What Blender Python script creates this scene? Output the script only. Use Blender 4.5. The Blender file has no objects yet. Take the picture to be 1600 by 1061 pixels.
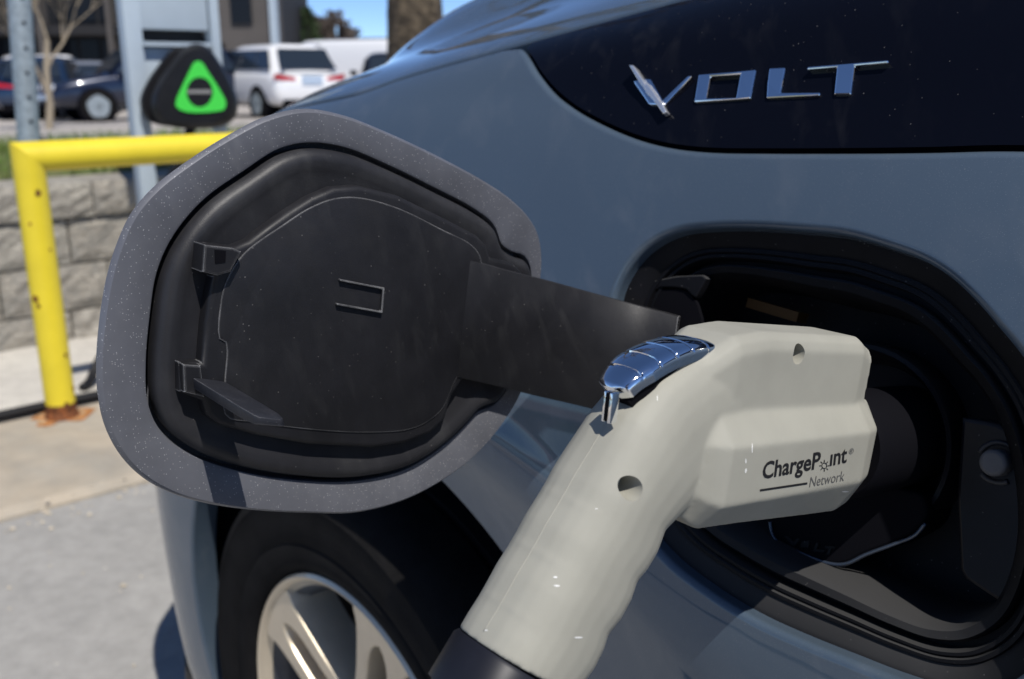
import bpy, bmesh, math, random
import numpy as np
from mathutils import Vector, Matrix
from mathutils.bvhtree import BVHTree
from mathutils.geometry import delaunay_2d_cdt
random.seed(7); np.random.seed(7)
R_ = math.radians
scene = bpy.context.scene
COL = scene.collection

# ------------------------------------------------------------------ camera, sky, sun, exposure
CAMH = 1.05
PITCH = math.atan(420.5/1500)
cam_d = bpy.data.cameras.new('camera')
cam = bpy.data.objects.new('camera', cam_d); COL.objects.link(cam)
cam.location = (0, 0, CAMH)
cam.rotation_euler = (math.pi/2-PITCH, 0, 0)
cam_d.sensor_width = 36; cam_d.lens = 1500/1600*36
cam_d.clip_start = 0.02; cam_d.clip_end = 2000
cam_d.dof.use_dof = True; cam_d.dof.focus_distance = 0.44; cam_d.dof.aperture_fstop = 10.5
scene.camera = cam

SUN_EL, SUN_AZ = 58, 27        # sun stands behind the camera and to its right
S = Vector((math.sin(R_(SUN_AZ))*math.cos(R_(SUN_EL)), -math.cos(R_(SUN_AZ))*math.cos(R_(SUN_EL)), math.sin(R_(SUN_EL))))
world = bpy.data.worlds.new('World'); scene.world = world; world.use_nodes = True
nt = world.node_tree
bg = nt.nodes['Background']
sky = nt.nodes.new('ShaderNodeTexSky'); sky.sky_type = 'NISHITA'; sky.sun_disc = False
sky.sun_elevation = R_(SUN_EL); sky.sun_rotation = math.atan2(S.x, S.y)
sky.altitude = 3000; sky.air_density = 0.62; sky.dust_density = 0.0; sky.ozone_density = 6
nt.links.new(sky.outputs[0], bg.inputs[0]); bg.inputs[1].default_value = 0.15
sun_d = bpy.data.lights.new('sun', 'SUN'); sun_d.energy = 4.6; sun_d.angle = R_(0.5); sun_d.color = (1, .955, .89)
sun = bpy.data.objects.new('sun', sun_d); COL.objects.link(sun)
sun.rotation_euler = S.to_track_quat('Z', 'Y').to_euler()
vs = scene.view_settings
vs.view_transform = 'Standard'; vs.look = 'None'; vs.gamma = 1; vs.exposure = 0.0; vs.use_curve_mapping = False
scene.cycles.max_bounces = 8

# ------------------------------------------------------------------ frame of the place
# the kerb, the wall and the barrier run along D; the car points along F
ANG = R_(41)
F = Vector((-math.sin(ANG), math.cos(ANG), 0)); D = Vector((math.cos(ANG), math.sin(ANG), 0)); Z = Vector((0, 0, 1))
C0 = Vector((0, 0, CAMH))
def W(f, r, z): return F*f + D*r + Z*z
cp, sp = math.cos(PITCH), math.sin(PITCH)
def ray(x, y):
    u = (x-800)/1500; v = (530.5-y)/1500
    return Vector((u, cp+v*sp, -sp+v*cp))
def on_plane(x, y, p0, n):
    d = ray(x, y); t = (p0-C0).dot(n)/d.dot(n); return C0+d*t
def on_f(x, y, f):
    return on_plane(x, y, F*f, F)
def on_z(x, y, z): return on_plane(x, y, Vector((0, 0, z)), Z)
def at_y(x, y, Y):
    d = ray(x, y); return C0+d*(Y/d.y)

# ------------------------------------------------------------------ materials
def nodes(m): return m.node_tree.nodes, m.node_tree.links
MATS = {}
def mat(name, col, rough=.5, metal=0, coat=0, coat_rough=.03, spec=.5, var=0, vscale=8, bump=0, bscale=200, flakes=None,
        col2=None, mix_scale=5, mix_lo=.45, mix_hi=.6, detail=6, dust=0, dust_scale=300, bdist=.01, trans=0, ior=1.45, rvar=0, wear=None, lit_dust=None, streaks=None):
    m = bpy.data.materials.new(name); m.use_nodes = True
    N, L = nodes(m); b = N['Principled BSDF']
    b.inputs['Roughness'].default_value = rough; b.inputs['Metallic'].default_value = metal
    b.inputs['Coat Weight'].default_value = coat; b.inputs['Coat Roughness'].default_value = coat_rough
    b.inputs['Specular IOR Level'].default_value = spec; b.inputs['IOR'].default_value = ior
    if trans: b.inputs['Transmission Weight'].default_value = trans
    tc = N.new('ShaderNodeTexCoord').outputs['Object']
    def noise(scale, det=detail, rough_=.6):
        n = N.new('ShaderNodeTexNoise'); n.inputs['Scale'].default_value = scale; n.inputs['Detail'].default_value = det
        n.inputs['Roughness'].default_value = rough_; L.new(tc, n.inputs['Vector']); return n.outputs['Fac']
    def mrange(fac, a, b_, lo, hi):
        r = N.new('ShaderNodeMapRange'); r.inputs[1].default_value = a; r.inputs[2].default_value = b_
        r.inputs[3].default_value = lo; r.inputs[4].default_value = hi; L.new(fac, r.inputs[0]); return r.outputs[0]
    def mixc(fac, A, B):
        x = N.new('ShaderNodeMix'); x.data_type = 'RGBA'
        if fac is not None: L.new(fac, x.inputs[0])
        for s_, k in ((A, 6), (B, 7)):
            if isinstance(s_, tuple): x.inputs[k].default_value = (*s_, 1)
            else: L.new(s_, x.inputs[k])
        return x.outputs[2]
    c = tuple(col)
    out = None
    if col2:
        out = mixc(mrange(noise(mix_scale), mix_lo, mix_hi, 0, 1), c, tuple(col2))
    if var:
        src = out if out is not None else c
        dark = mixc(mrange(noise(vscale), .3, .7, 0, 1), tuple(1-var for _ in range(3)), tuple(1+var for _ in range(3)))
        x = N.new('ShaderNodeMix'); x.data_type = 'RGBA'; x.blend_type = 'MULTIPLY'; x.inputs[0].default_value = 1
        if isinstance(src, tuple): x.inputs[6].default_value = (*src, 1)
        else: L.new(src, x.inputs[6])
        L.new(dark, x.inputs[7]); out = x.outputs[2]
    if flakes:
        sc, thr, fc = flakes
        v = N.new('ShaderNodeTexVoronoi'); v.inputs['Scale'].default_value = sc; L.new(tc, v.inputs['Vector'])
        sep = N.new('ShaderNodeSeparateColor'); L.new(v.outputs['Color'], sep.inputs[0])
        near = mrange(v.outputs['Distance'], .18, .32, 1, 0)
        pick = mrange(sep.outputs[0], thr, thr+.02, 0, 1)
        mul = N.new('ShaderNodeMath'); mul.operation = 'MULTIPLY'; L.new(near, mul.inputs[0]); L.new(pick, mul.inputs[1])
        out = mixc(mul.outputs[0], out if out is not None else c, fc)
    if dust:
        sc = dust_scale
        v = N.new('ShaderNodeTexVoronoi'); v.inputs['Scale'].default_value = sc; L.new(tc, v.inputs['Vector'])
        sep = N.new('ShaderNodeSeparateColor'); L.new(v.outputs['Color'], sep.inputs[0])
        near = mrange(v.outputs['Distance'], .06, .22, 1, 0)
        pick = mrange(sep.outputs[1], 1-dust, 1, 0, .5)
        mul = N.new('ShaderNodeMath'); mul.operation = 'MULTIPLY'; L.new(near, mul.inputs[0]); L.new(pick, mul.inputs[1])
        out = mixc(mul.outputs[0], out if out is not None else c, (.42, .40, .38))
    if streaks:       # faint pale streaks: (colour, strength, rotation, long scale, cross scale)
        sc_, st2, rot_, l1, l2 = streaks
        mr = N.new('ShaderNodeMapping'); mr.inputs['Rotation'].default_value = rot_; L.new(tc, mr.inputs['Vector'])
        mp = N.new('ShaderNodeMapping'); mp.inputs['Scale'].default_value = (l2, l2, l1); L.new(mr.outputs[0], mp.inputs['Vector'])
        n2 = N.new('ShaderNodeTexNoise'); n2.inputs['Scale'].default_value = 1; n2.inputs['Detail'].default_value = 5; n2.inputs['Distortion'].default_value = .4; L.new(mp.outputs[0], n2.inputs['Vector'])
        m1 = N.new('ShaderNodeMath'); m1.operation = 'MULTIPLY'; L.new(mrange(n2.outputs['Fac'], .52, .78, 0, st2), m1.inputs[0]); L.new(mrange(noise(9, 3), .4, .65, .15, 1), m1.inputs[1])
        out = mixc(m1.outputs[0], out if out is not None else c, sc_)
    if lit_dust:  # up-facing faces painted paler: sunlit port floor, with some dust
        g = N.new('ShaderNodeNewGeometry'); sx = N.new('ShaderNodeSeparateXYZ'); L.new(g.outputs['Normal'], sx.inputs[0])
        out = mixc(mrange(sx.outputs[2], .35, .8, 0, 1), out if out is not None else c, lit_dust)
    if wear:
        bv = N.new('ShaderNodeBevel'); bv.samples = 4; bv.inputs['Radius'].default_value = wear[0]
        g = N.new('ShaderNodeNewGeometry'); dt = N.new('ShaderNodeVectorMath'); dt.operation = 'DOT_PRODUCT'
        L.new(bv.outputs[0], dt.inputs[0]); L.new(g.outputs['Normal'], dt.inputs[1])
        e = mrange(dt.outputs['Value'], .80, .985, 1, 0); nz = mrange(noise(60), .35, .6, .25, 1)
        mm = N.new('ShaderNodeMath'); mm.operation = 'MULTIPLY'; L.new(e, mm.inputs[0]); L.new(nz, mm.inputs[1])
        out = mixc(mm.outputs[0], out if out is not None else c, wear[1])
    if out is None: b.inputs['Base Color'].default_value = (*c, 1)
    else: L.new(out, b.inputs['Base Color'])
    if rvar:
        L.new(mrange(noise(vscale*1.7), .3, .7, rough-rvar, rough+rvar), b.inputs['Roughness'])
    if bump:
        bp = N.new('ShaderNodeBump'); bp.inputs['Strength'].default_value = bump; bp.inputs['Distance'].default_value = bdist
        L.new(noise(bscale, 4), bp.inputs['Height']); L.new(bp.outputs[0], b.inputs['Normal'])
    MATS[name] = m
    return m

M_paint = mat('grey_metallic_paint', (.092, .130, .176), rough=.72, metal=.58, spec=.1, coat=1, coat_rough=.015, flakes=(1900, .86, (.20, .23, .27)), dust=.02, dust_scale=560, streaks=((.33, .34, .36), .22, (.2, .5, .3), 6, 40))
M_hem = mat('hem_paint', (.132, .136, .155), rough=.5, metal=.2, coat=.4, coat_rough=.12, flakes=(1150, .82, (.44, .44, .45)), var=.12, vscale=40, dust=.05, dust_scale=450, streaks=((.25, .25, .26), .35, (.1, .42, .2), 8, 110))
M_gloss = mat('gloss_black', (.003, .0035, .007), rough=.06, dust=.035, dust_scale=560, spec=.22, streaks=((.05, .05, .055), .2, (.4, .2, .6), 20, 60))
M_plastic = mat('black_plastic', (.0125, .0125, .015), rough=.5, spec=.4, var=.3, vscale=25, bump=.25, bscale=1500, bdist=.0004, dust=.06, dust_scale=600, rvar=.08, wear=(.0012, (.42, .42, .425)), streaks=((.06, .06, .06), .3, (.1, .42, .2), 7, 120))
M_plastic2 = mat('dusty_black_plastic', (.019, .019, .022), rough=.48, spec=.45, var=.25, vscale=30, bump=.25, bscale=1200, bdist=.0004, dust=.03, dust_scale=500, col2=(.034, .034, .036), mix_scale=22, mix_lo=.5, mix_hi=.75, wear=(.0012, (.42, .42, .425)), streaks=((.08, .08, .08), .32, (.1, .42, .2), 7, 120))
M_black = mat('dark_void', (.005, .005, .007), rough=.8, spec=.06)
M_port = mat('port_black', (.006, .006, .009), rough=.35, lit_dust=(.035, .035, .037), spec=.25, var=.3, vscale=30, dust=.03, dust_scale=500)
M_chrome = mat('chrome', (.86, .87, .9), rough=.06, metal=1)
M_plug = mat('offwhite_plug_plastic', (.345, .338, .292), rough=.55, spec=.22, var=.08, vscale=18, col2=(.30, .29, .245), mix_scale=11, mix_lo=.5, mix_hi=.85, bump=.08, bscale=500, bdist=.0004)
M_boot = mat('rubber_boot', (.010, .011, .017), rough=.45, spec=.4, var=.2, vscale=40)
M_ink = mat('black_print', (.012, .012, .014), rough=.6)
M_ink2 = mat('grey_print', (.10, .10, .10), rough=.6)
M_tyre = mat('tyre_rubber', (.011, .0105, .0105), rough=.9, spec=.12, var=.25, vscale=30, bump=.2, bscale=300)
M_rim = mat('alloy', (.72, .62, .47), rough=.36, metal=.5, coat=.3, var=.06, vscale=30)
M_yellow = mat('yellow_pipe_paint', (.78, .62, .035), rough=.42, spec=.5, var=.07, vscale=9, bump=.1, bscale=40, bdist=.003)
M_rust = mat('rust', (.22, .07, .02), rough=.9, var=.5, vscale=60, col2=(.08, .03, .012), mix_scale=50)
M_post = mat('pale_blue_steel', (.42, .49, .55), rough=.45, var=.05, vscale=7)
M_galv = mat('galvanised_steel', (.36, .41, .43), rough=.5, metal=.45, var=.25, vscale=40)
M_rubber = mat('black_rubber', (.010, .010, .012), rough=.5, spec=.3, var=.2, vscale=20)
M_green = mat('bright_green', (.06, .66, .07), rough=.45)
M_glass = mat('dark_window_glass', (.02, .028, .04), rough=.06, spec=.6)
M_white = mat('white_car_paint', (.8, .8, .8), rough=.3, coat=1)
M_blue = mat('dark_blue_paint', (.015, .035, .08), rough=.3, coat=1, metal=.3)
M_navy = mat('navy_paint', (.012, .018, .04), rough=.3, coat=1, metal=.3)
M_blackp = mat('black_car_paint', (.012, .012, .015), rough=.3, coat=1)
M_silver = mat('silver_car_paint', (.42, .44, .47), rough=.3, metal=.6, coat=1)
M_red = mat('red_lens', (.45, .01, .015), rough=.15, coat=1)
M_clear = mat('lamp_lens', (.7, .72, .75), rough=.1, coat=1)
M_shopglass = mat('building_glass', (.012, .014, .018), rough=.15, spec=.15)
M_plate = mat('pale_plate', (.45, .55, .68), rough=.5)
M_block = [mat('split_stone%d' % k, c, rough=.95, var=.22, vscale=30, col2=c2, mix_scale=14, bump=.9, bscale=45, bdist=.02)
           for k, (c, c2) in enumerate([((.34, .31, .26), (.24, .225, .195)), ((.30, .275, .235), (.38, .35, .30)), ((.36, .335, .285), (.27, .25, .215))])]
M_bark = mat('bark', (.055, .042, .028), rough=.95, var=.5, vscale=8, col2=(.13, .10, .065), mix_scale=10, bump=1, bscale=14, bdist=.05)
M_twig = mat('tan_twigs', (.30, .25, .18), rough=.9, var=.2, vscale=3)
M_twig2 = mat('grey_brown_twigs', (.15, .12, .10), rough=.9, var=.2, vscale=3)
M_needle = mat('pine_green', (.05, .085, .03), rough=.8, var=.4, vscale=2)
M_grass = mat('grass_green', (.11, .20, .03), rough=.7, var=.35, vscale=5, col2=(.22, .24, .07), mix_scale=9)
M_brownw = mat('taupe_facade', (.095, .085, .078), rough=.8, var=.1, vscale=1)
M_darkw = mat('dark_brown_facade', (.018, .017, .018), rough=.7, var=.15, vscale=1)
M_brass = mat('bronze_reflection', (.10, .05, .015), rough=.4, metal=.6)
M_seal = mat('seal_rubber', (.005, .005, .0065), rough=.55, spec=.2, lit_dust=(.046, .046, .047), var=.3, vscale=60, dust=.1, dust_scale=500)

# ------------------------------------------------------------------ building helpers
def tag(o, label=None, cat=None, group=None, kind=None):
    if label: o['label'] = label
    if cat: o['category'] = cat
    if group: o['group'] = group
    if kind: o['kind'] = kind
    return o
def thing(name, loc, label, cat, group=None, rz=0):
    o = bpy.data.objects.new(name, None); COL.objects.link(o); o.location = loc; o.rotation_euler = (0, 0, rz)
    o.empty_display_size = .1
    return tag(o, label, cat, group)
def base_of(o):
    v = Vector((0, 0, 0))
    while o is not None: v = v+Vector(o.location); o = o.parent
    return v
class MB:
    def __init__(s): s.v = []; s.f = []; s.n = {}; s.mi = []
    def add(s, vs_, fs, ns=None):
        k = len(s.v); s.v += [Vector(p) for p in vs_]; s.f += [tuple(i+k for i in f) for f in fs]
        if ns:
            for i, n in enumerate(ns): s.n[k+i] = n
    def box(s, c, sx, sy, sz, ax=None, bev=0):
        ax = ax or (Vector((1, 0, 0)), Vector((0, 1, 0)), Z)
        c = Vector(c); a, b, d = [ax[i]*h for i, h in enumerate((sx/2, sy/2, sz/2))]
        P = [c+i*a+j*b+k*d for k in (-1, 1) for j in (-1, 1) for i in (-1, 1)]
        s.add(P, [(0, 2, 3, 1), (4, 5, 7, 6), (0, 1, 5, 4), (2, 6, 7, 3), (0, 4, 6, 2), (1, 3, 7, 5)])
    def rings(s, rings, closed=True, cap0=False, cap1=False):
        n = len(rings[0]); k = len(s.v)
        for r in rings: s.v += [Vector(p) for p in r]
        for i in range(len(rings)-1):
            for j in range(n if closed else n-1):
                a = k+i*n+j; b = k+i*n+(j+1) % n
                s.f.append((a, b, b+n, a+n))
        if cap0: s.f.append(tuple(k+j for j in range(n))[::-1])
        if cap1: s.f.append(tuple(k+(len(rings)-1)*n+j for j in range(n)))
    def tube(s, pts, rad, n=12, cap=True):
        pts = [Vector(p) for p in pts]
        rads = rad if isinstance(rad, (list, tuple)) else [rad]*len(pts)
        t0 = (pts[1]-pts[0]).normalized(); up = Z if abs(t0.z) < .9 else Vector((1, 0, 0))
        x = t0.cross(up).normalized(); rings = []
        for i, p in enumerate(pts):
            t = (pts[min(i+1, len(pts)-1)]-pts[max(i-1, 0)]).normalized()
            x = (x-t*x.dot(t)).normalized(); y = t.cross(x)
            rings.append([p+(x*math.cos(2*math.pi*j/n)+y*math.sin(2*math.pi*j/n))*rads[i] for j in range(n)])
        s.rings(rings, True, cap, cap)
    def obj(s, name, m, parent=None, smooth=False, angle=None, bevel=0, kind=None, fixn=True, loc=None):
        base = base_of(parent) if parent is not None else (Vector(loc) if loc is not None else Vector((0, 0, 0)))
        me = bpy.data.meshes.new(name)
        me.from_pydata([tuple(p-base) for p in s.v], [], s.f); me.validate(); me.update()
        if fixn and not s.n:
            bm = bmesh.new(); bm.from_mesh(me); bmesh.ops.recalc_face_normals(bm, faces=bm.faces)
            if bevel:
                es = [e for e in bm.edges if len(e.link_faces) == 2 and e.calc_face_angle(0) > .5]
                bmesh.ops.bevel(bm, geom=es, offset=bevel, segments=2, profile=.6, affect='EDGES', clamp_overlap=True)
            bm.to_mesh(me); bm.free()
        if smooth or angle is not None:
            me.polygons.foreach_set('use_smooth', [True]*len(me.polygons))
            if angle is not None: me.set_sharp_from_angle(angle=R_(angle))
        if s.n:
            me.polygons.foreach_set('use_smooth', [True]*len(me.polygons))
            me.normals_split_custom_set_from_vertices([tuple(s.n.get(i, Vector((0, 0, 1)))) for i in range(len(me.vertices))])
        me.materials.append(m)
        o = bpy.data.objects.new(name, me); COL.objects.link(o)
        if parent is not None: o.parent = parent
        elif loc is not None: o.location = loc
        if kind: o['kind'] = kind
        return o

def catmull(pts, closed=True, n=8):
    P = [Vector(p) for p in pts]; k = len(P); out = []
    for i in range(k if closed else k-1):
        if closed: a, b, c, d = P[(i-1) % k], P[i], P[(i+1) % k], P[(i+2) % k]
        else: a, b, c, d = P[max(i-1, 0)], P[i], P[i+1], P[min(i+2, k-1)]
        # centripetal
        t0 = 0; t1 = t0+max((b-a).length, 1e-9)**.5; t2 = t1+max((c-b).length, 1e-9)**.5; t3 = t2+max((d-c).length, 1e-9)**.5
        if not closed and i == 0: a = b+(b-c); t1 = max((b-a).length, 1e-9)**.5; t2 = t1+max((c-b).length, 1e-9)**.5; t3 = t2+max((d-c).length, 1e-9)**.5
        if not closed and i == k-2: d = c+(c-b); t3 = t2+max((d-c).length, 1e-9)**.5
        for s in range(n):
            t = t1+(t2-t1)*s/n
            A1 = a*((t1-t)/(t1-t0))+b*((t-t0)/(t1-t0)); A2 = b*((t2-t)/(t2-t1))+c*((t-t1)/(t2-t1)); A3 = c*((t3-t)/(t3-t2))+d*((t-t2)/(t3-t2))
            B1 = A1*((t2-t)/(t2-t0))+A2*((t-t0)/(t2-t0)); B2 = A2*((t3-t)/(t3-t1))+A3*((t-t1)/(t3-t1))
            out.append(B1*((t2-t)/(t2-t1))+B2*((t-t1)/(t2-t1)))
    if not closed: out.append(P[-1])
    return out
def resample(P, n, closed=True):
    P = [Vector(p) for p in P]; Q = P+[P[0]] if closed else P
    L = [0]
    for i in range(len(Q)-1): L.append(L[-1]+(Q[i+1]-Q[i]).length)
    out = []; j = 0
    for i in range(n):
        t = L[-1]*i/(n if closed else n-1)
        while j < len(L)-2 and L[j+1] < t: j += 1
        s = (t-L[j])/max(L[j+1]-L[j], 1e-12); out.append(Q[j].lerp(Q[j+1], min(max(s, 0), 1)))
    return out
def area2(P): return sum(P[i].x*P[(i+1) % len(P)].y-P[(i+1) % len(P)].x*P[i].y for i in range(len(P)))/2
def normals2(P, closed=True):
    n = len(P); out = []          # outward normals for a counter-clockwise loop
    for i in range(n):
        a = P[(i-1) % n] if closed else P[max(i-1, 0)]; b = P[(i+1) % n] if closed else P[min(i+1, n-1)]
        e1 = (P[i]-a); e2 = (b-P[i])
        if e1.length > 1e-12: e1 = e1.normalized()
        if e2.length > 1e-12: e2 = e2.normalized()
        t = e1+e2
        t = t.normalized() if t.length > 1e-9 else e1
        nn = Vector((t.y, -t.x)); k = nn.dot(Vector((e1.y, -e1.x)))
        out.append(nn/max(k, .5))
    return out
def offset2(P, d):
    s = 1 if area2(P) > 0 else -1
    N_ = normals2(P); return [p+n*(d*s) for p, n in zip(P, N_)]
def inside(P, x, y):
    c = False; j = len(P)-1
    for i in range(len(P)):
        a, b = P[i], P[j]
        if (a[1] > y) != (b[1] > y) and x < (b[0]-a[0])*(y-a[1])/(b[1]-a[1])+a[0]: c = not c
        j = i
    return c
def inside_np(P, X, Y):
    P = np.array([(p[0], p[1]) for p in P]); c = np.zeros(len(X), bool); j = len(P)-1
    for i in range(len(P)):
        a, b = P[i], P[j]
        if a[1] != b[1]:
            m_ = ((a[1] > Y) != (b[1] > Y)) & (X < (b[0]-a[0])*(Y-a[1])/(b[1]-a[1])+a[0])
            c ^= m_
        j = i
    return c
def cdt(loops, extra=()):
    """even-odd fill of 2D loops; returns verts2d, tris"""
    V = []; E = []
    for lp in loops:
        k = len(V); V += [Vector((p[0], p[1])) for p in lp]; E += [(k+i, k+(i+1) % len(lp)) for i in range(len(lp))]
    V += [Vector((p[0], p[1])) for p in extra]
    r = delaunay_2d_cdt(V, E, [], 0, 1e-7)
    v2, tris = r[0], r[2]
    T = [(f, ) for f in tris]
    cx = np.array([sum(v2[i].x for i in f)/len(f) for f in tris]); cy = np.array([sum(v2[i].y for i in f)/len(f) for f in tris])
    m_ = np.zeros(len(tris), bool)
    for lp in loops: m_ ^= inside_np(lp, cx, cy)
    return v2, [tuple(tris[i]) for i in range(len(tris)) if m_[i]]
def slab(mb, loops, fmap, h0, h1, bevel=0, seg=2, top=True, hb=None):
    hb = bevel if hb is None else hb
    """raise even-odd loops from height h0 to h1 with a rounded top edge; fmap(x, y, h) gives the place"""
    tops = []
    for li, lp in enumerate(loops):
        depth = sum(inside(o, lp[0].x, lp[0].y) for o in loops if o is not lp)
        sgn = -1 if depth % 2 == 0 else 1
        rings = [[fmap(p.x, p.y, h0) for p in lp]]
        last = lp
        if bevel:
            for s in range(seg+1):
                a = math.pi/2*s/seg
                last = offset2(lp, sgn*bevel*(1-math.cos(a)))
                rings.append([fmap(p.x, p.y, h1-hb+hb*math.sin(a)) for p in last])
        else: rings.append([fmap(p.x, p.y, h1) for p in lp])
        mb.rings(rings, True); tops.append(last)
    if top:
        v2, T = cdt(tops); mb.add([fmap(p.x, p.y, h1) for p in v2], T)
def weld(mb_obj, dist=1e-5):
    bm = bmesh.new(); bm.from_mesh(mb_obj.data); bmesh.ops.remove_doubles(bm, verts=bm.verts, dist=dist)
    bmesh.ops.recalc_face_normals(bm, faces=bm.faces); bm.to_mesh(mb_obj.data); bm.free()
    return mb_obj
def V2(L): return [Vector(p) for p in L]

# ================================================================== SETTING: ground
KERB_F, WALL_F = 2.40, 3.88
def ground_mat(name, c, c2, speck=None, **k):
    return mat(name, c, rough=.92, col2=c2, mix_scale=k.pop('ms', 3), mix_lo=.4, mix_hi=.7, var=.12, vscale=k.pop('vs', 25), bump=.6, bscale=120, bdist=.004, flakes=speck, **k)
M_lot = ground_mat('pale_asphalt', (.345, .335, .315), (.29, .283, .267), speck=(55, .985, (.52, .48, .42)))
M_kerb = ground_mat('weathered_concrete', (.42, .36, .28), (.34, .31, .26), ms=6, vs=10)
M_walk = ground_mat('pale_concrete', (.56, .53, .47), (.50, .47, .42), ms=4)
M_road = ground_mat('parking_pavement', (.42, .385, .35), (.36, .335, .31), ms=.3, vs=.8)
M_soil = ground_mat('soil', (.13, .12, .06), (.10, .14, .04), ms=4)
def strip(name, prof, r0, r1, m, nr=2):
    mb = MB(); k = len(prof)
    mb.rings([[W(f, r0+(r1-r0)*i/(nr-1), z) for f, z in prof] for i in range(nr)], closed=False)
    o = mb.obj(name, m, kind='structure', fixn=False)
    for p in o.data.polygons:
        if p.normal.z < 0: o.data.flip_normals(); break
    return o
strip('parking_lot', [(-60, 0), (KERB_F, 0)], -60, 60, M_lot)
strip('kerb', [(KERB_F+.001, -.02), (KERB_F+.002, .008), (KERB_F+.03, .022), (KERB_F+.2, .03), (3.05, .03), (3.056, 0.0)], -30, 30, M_kerb)
strip('sidewalk', [(3.068, 0.0), (3.073, .028), (WALL_F+.02, .028)], -30, 30, M_walk)
strip('grass_bank', [(WALL_F+.22, .55), (WALL_F+.28, .66), (4.8, .69), (5.5, .66)], -40, 40, M_soil)
strip('parking_pavement', [(5.5, .655), (9, .50), (17, .10), (24, -.10), (40, -.15), (900, -.4)], -700, 700, M_road)

# rust stain on the kerb round the barrier foot, loose pebbles along the kerb
mb = MB(); foot = W(2.995, .777, .03)
stain = [(math.cos(a)*(.078+.022*math.sin(3*a+1)+.014*math.sin(7*a)), math.sin(a)*(.085+.016*math.sin(5*a))) for a in [2*math.pi*i/40 for i in range(40)]]
mb.add([foot+F*x+D*y+Z*.002 for x, y in stain]+[foot+Z*.002], [(i, (i+1) % 40, 40) for i in range(40)])
M_stain = mat('rust_stain', (.40, .15, .035), rough=.95, var=.4, vscale=40, col2=(.42, .30, .17), mix_scale=35)
mb.obj('rust_stain', M_stain, kind='structure')
mb = MB()
for i in range(240):
    f = KERB_F+random.gauss(-.03, .05); r = random.uniform(-.2, 1.6)
    if random.random() < .35: f = random.uniform(.9, 2.4); r = random.uniform(-.6, .8)
    s = random.choice([.003, .004, .006, .009]); c = W(f, r, s*.4+(0.02 if f > KERB_F else 0))
    P = [c+Vector((random.uniform(.6, 1)*s*x, random.uniform(.6, 1)*s*y, random.uniform(.5, .8)*s*z_)) for x, y, z_ in [(1, 0, 0), (0, 1, 0), (-1, 0, 0), (0, -1, 0), (0, 0, 1), (0, 0, -1)]]
    mb.add(P, [(0, 1, 4), (1, 2, 4), (2, 3, 4), (3, 0, 4), (1, 0, 5), (2, 1, 5), (3, 2, 5), (0, 3, 5)])
M_peb = mat('pebbles', (.55, .48, .38), rough=.9, var=.4, vscale=20)
tag(mb.obj('gravel', M_peb, kind='stuff'), 'loose pale gravel grains along the kerb edge and lot', 'gravel')
# grass
mb = MB()
for i in range(16000):
    f = random.uniform(WALL_F+.24, 5.45); r = random.uniform(-.6, 4.5); z = .665+.02*math.sin(f*4)
    h = random.uniform(.03, .09); a = random.uniform(0, 6.28); w = .004
    p = W(f, r, z); d = Vector((math.cos(a), math.sin(a), 0)); l = Vector((random.gauss(0, .35), random.gauss(0, .35), 1))
    mb.add([p-d*w, p+d*w, p+l*h], [(0, 1, 2)])
tag(mb.obj('grass', M_grass, kind='stuff', fixn=False), 'short green grass on the bank behind the block wall', 'grass')

# ================================================================== block wall
wall = thing('retaining_wall', W(WALL_F+.14, 1.5, 0), 'low retaining wall of tan split-face concrete blocks behind the yellow barrier', 'wall')
def block_mesh(w, h, d, seed, m, cap=False):
    rnd = random.Random(seed); nx, nz = 9, 5; V = []; Fc = []
    for j in range(nz+1):
        for i in range(nx+1):
            u, v = i/nx, j/nz; e = min(u, 1-u)*w; e2 = min(v, 1-v)*h
            k = min(1, min(e, e2)/.03)
            y = -(0.003+.014*k*rnd.uniform(.3, 1.2))
            V.append(((u-.5)*w, y, v*h))
    nf = nx+1
    for j in range(nz):
        for i in range(nx): Fc.append((j*nf+i, j*nf+i+1, (j+1)*nf+i+1, (j+1)*nf+i))
    b = len(V); V += [(-w/2, d, 0), (w/2, d, 0), (w/2, d, h), (-w/2, d, h)]
    tl, tr = nz*nf, nz*nf+nx
    Fc += [tuple([nz*nf+i for i in range(nf)]+[b+2, b+3]), tuple([i for i in range(nf)][::-1]+[b, b+1]),
           tuple([j*nf for j in range(nz+1)]+[b+3, b]), tuple([j*nf+nx for j in range(nz+1)][::-1]+[b+1, b+2]), (b, b+3, b+2, b+1)]
    me = bpy.data.meshes.new('block'); me.from_pydata(V, [], Fc); me.update()
    bm = bmesh.new(); bm.from_mesh(me); bmesh.ops.recalc_face_normals(bm, faces=bm.faces); bm.to_mesh(me); bm.free()
    me.materials.append(m); return me
BW = .40
var_ = [block_mesh(BW-.008, .172, .26, k, M_block[k % 3]) for k in range(7)]
capv = [block_mesh(BW-.006, .13, .30, 20+k, M_block[(k+1) % 3]) for k in range(4)]
zc = [.028-.06, .028+.12, .028+.30, .028+.48]
for row, z0 in enumerate(zc+[None]):
    if z0 is None: continue
    cap = row == 3
    for i in range(-6, 16):
        r = i*BW+(row % 2)*BW*.5+[.09, .05, .12, .02][row]
        o = bpy.data.objects.new('cap_block' if cap else 'block', random.choice(capv if cap else var_)); COL.objects.link(o); o.parent = wall
        p = W(WALL_F+(.0 if cap else .012+random.uniform(-.004, .004))+.01*(row == 2), r, z0)
        o.location = p-wall.location; o.rotation_euler = (0, 0, ANG+random.uniform(-.006, .006))
mb = MB(); mb.box(W(WALL_F+.22, 2.0, .28), .12, 9.0, .50, (F, D, Z)); mb.obj('backfill', M_block[1], wall)

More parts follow.
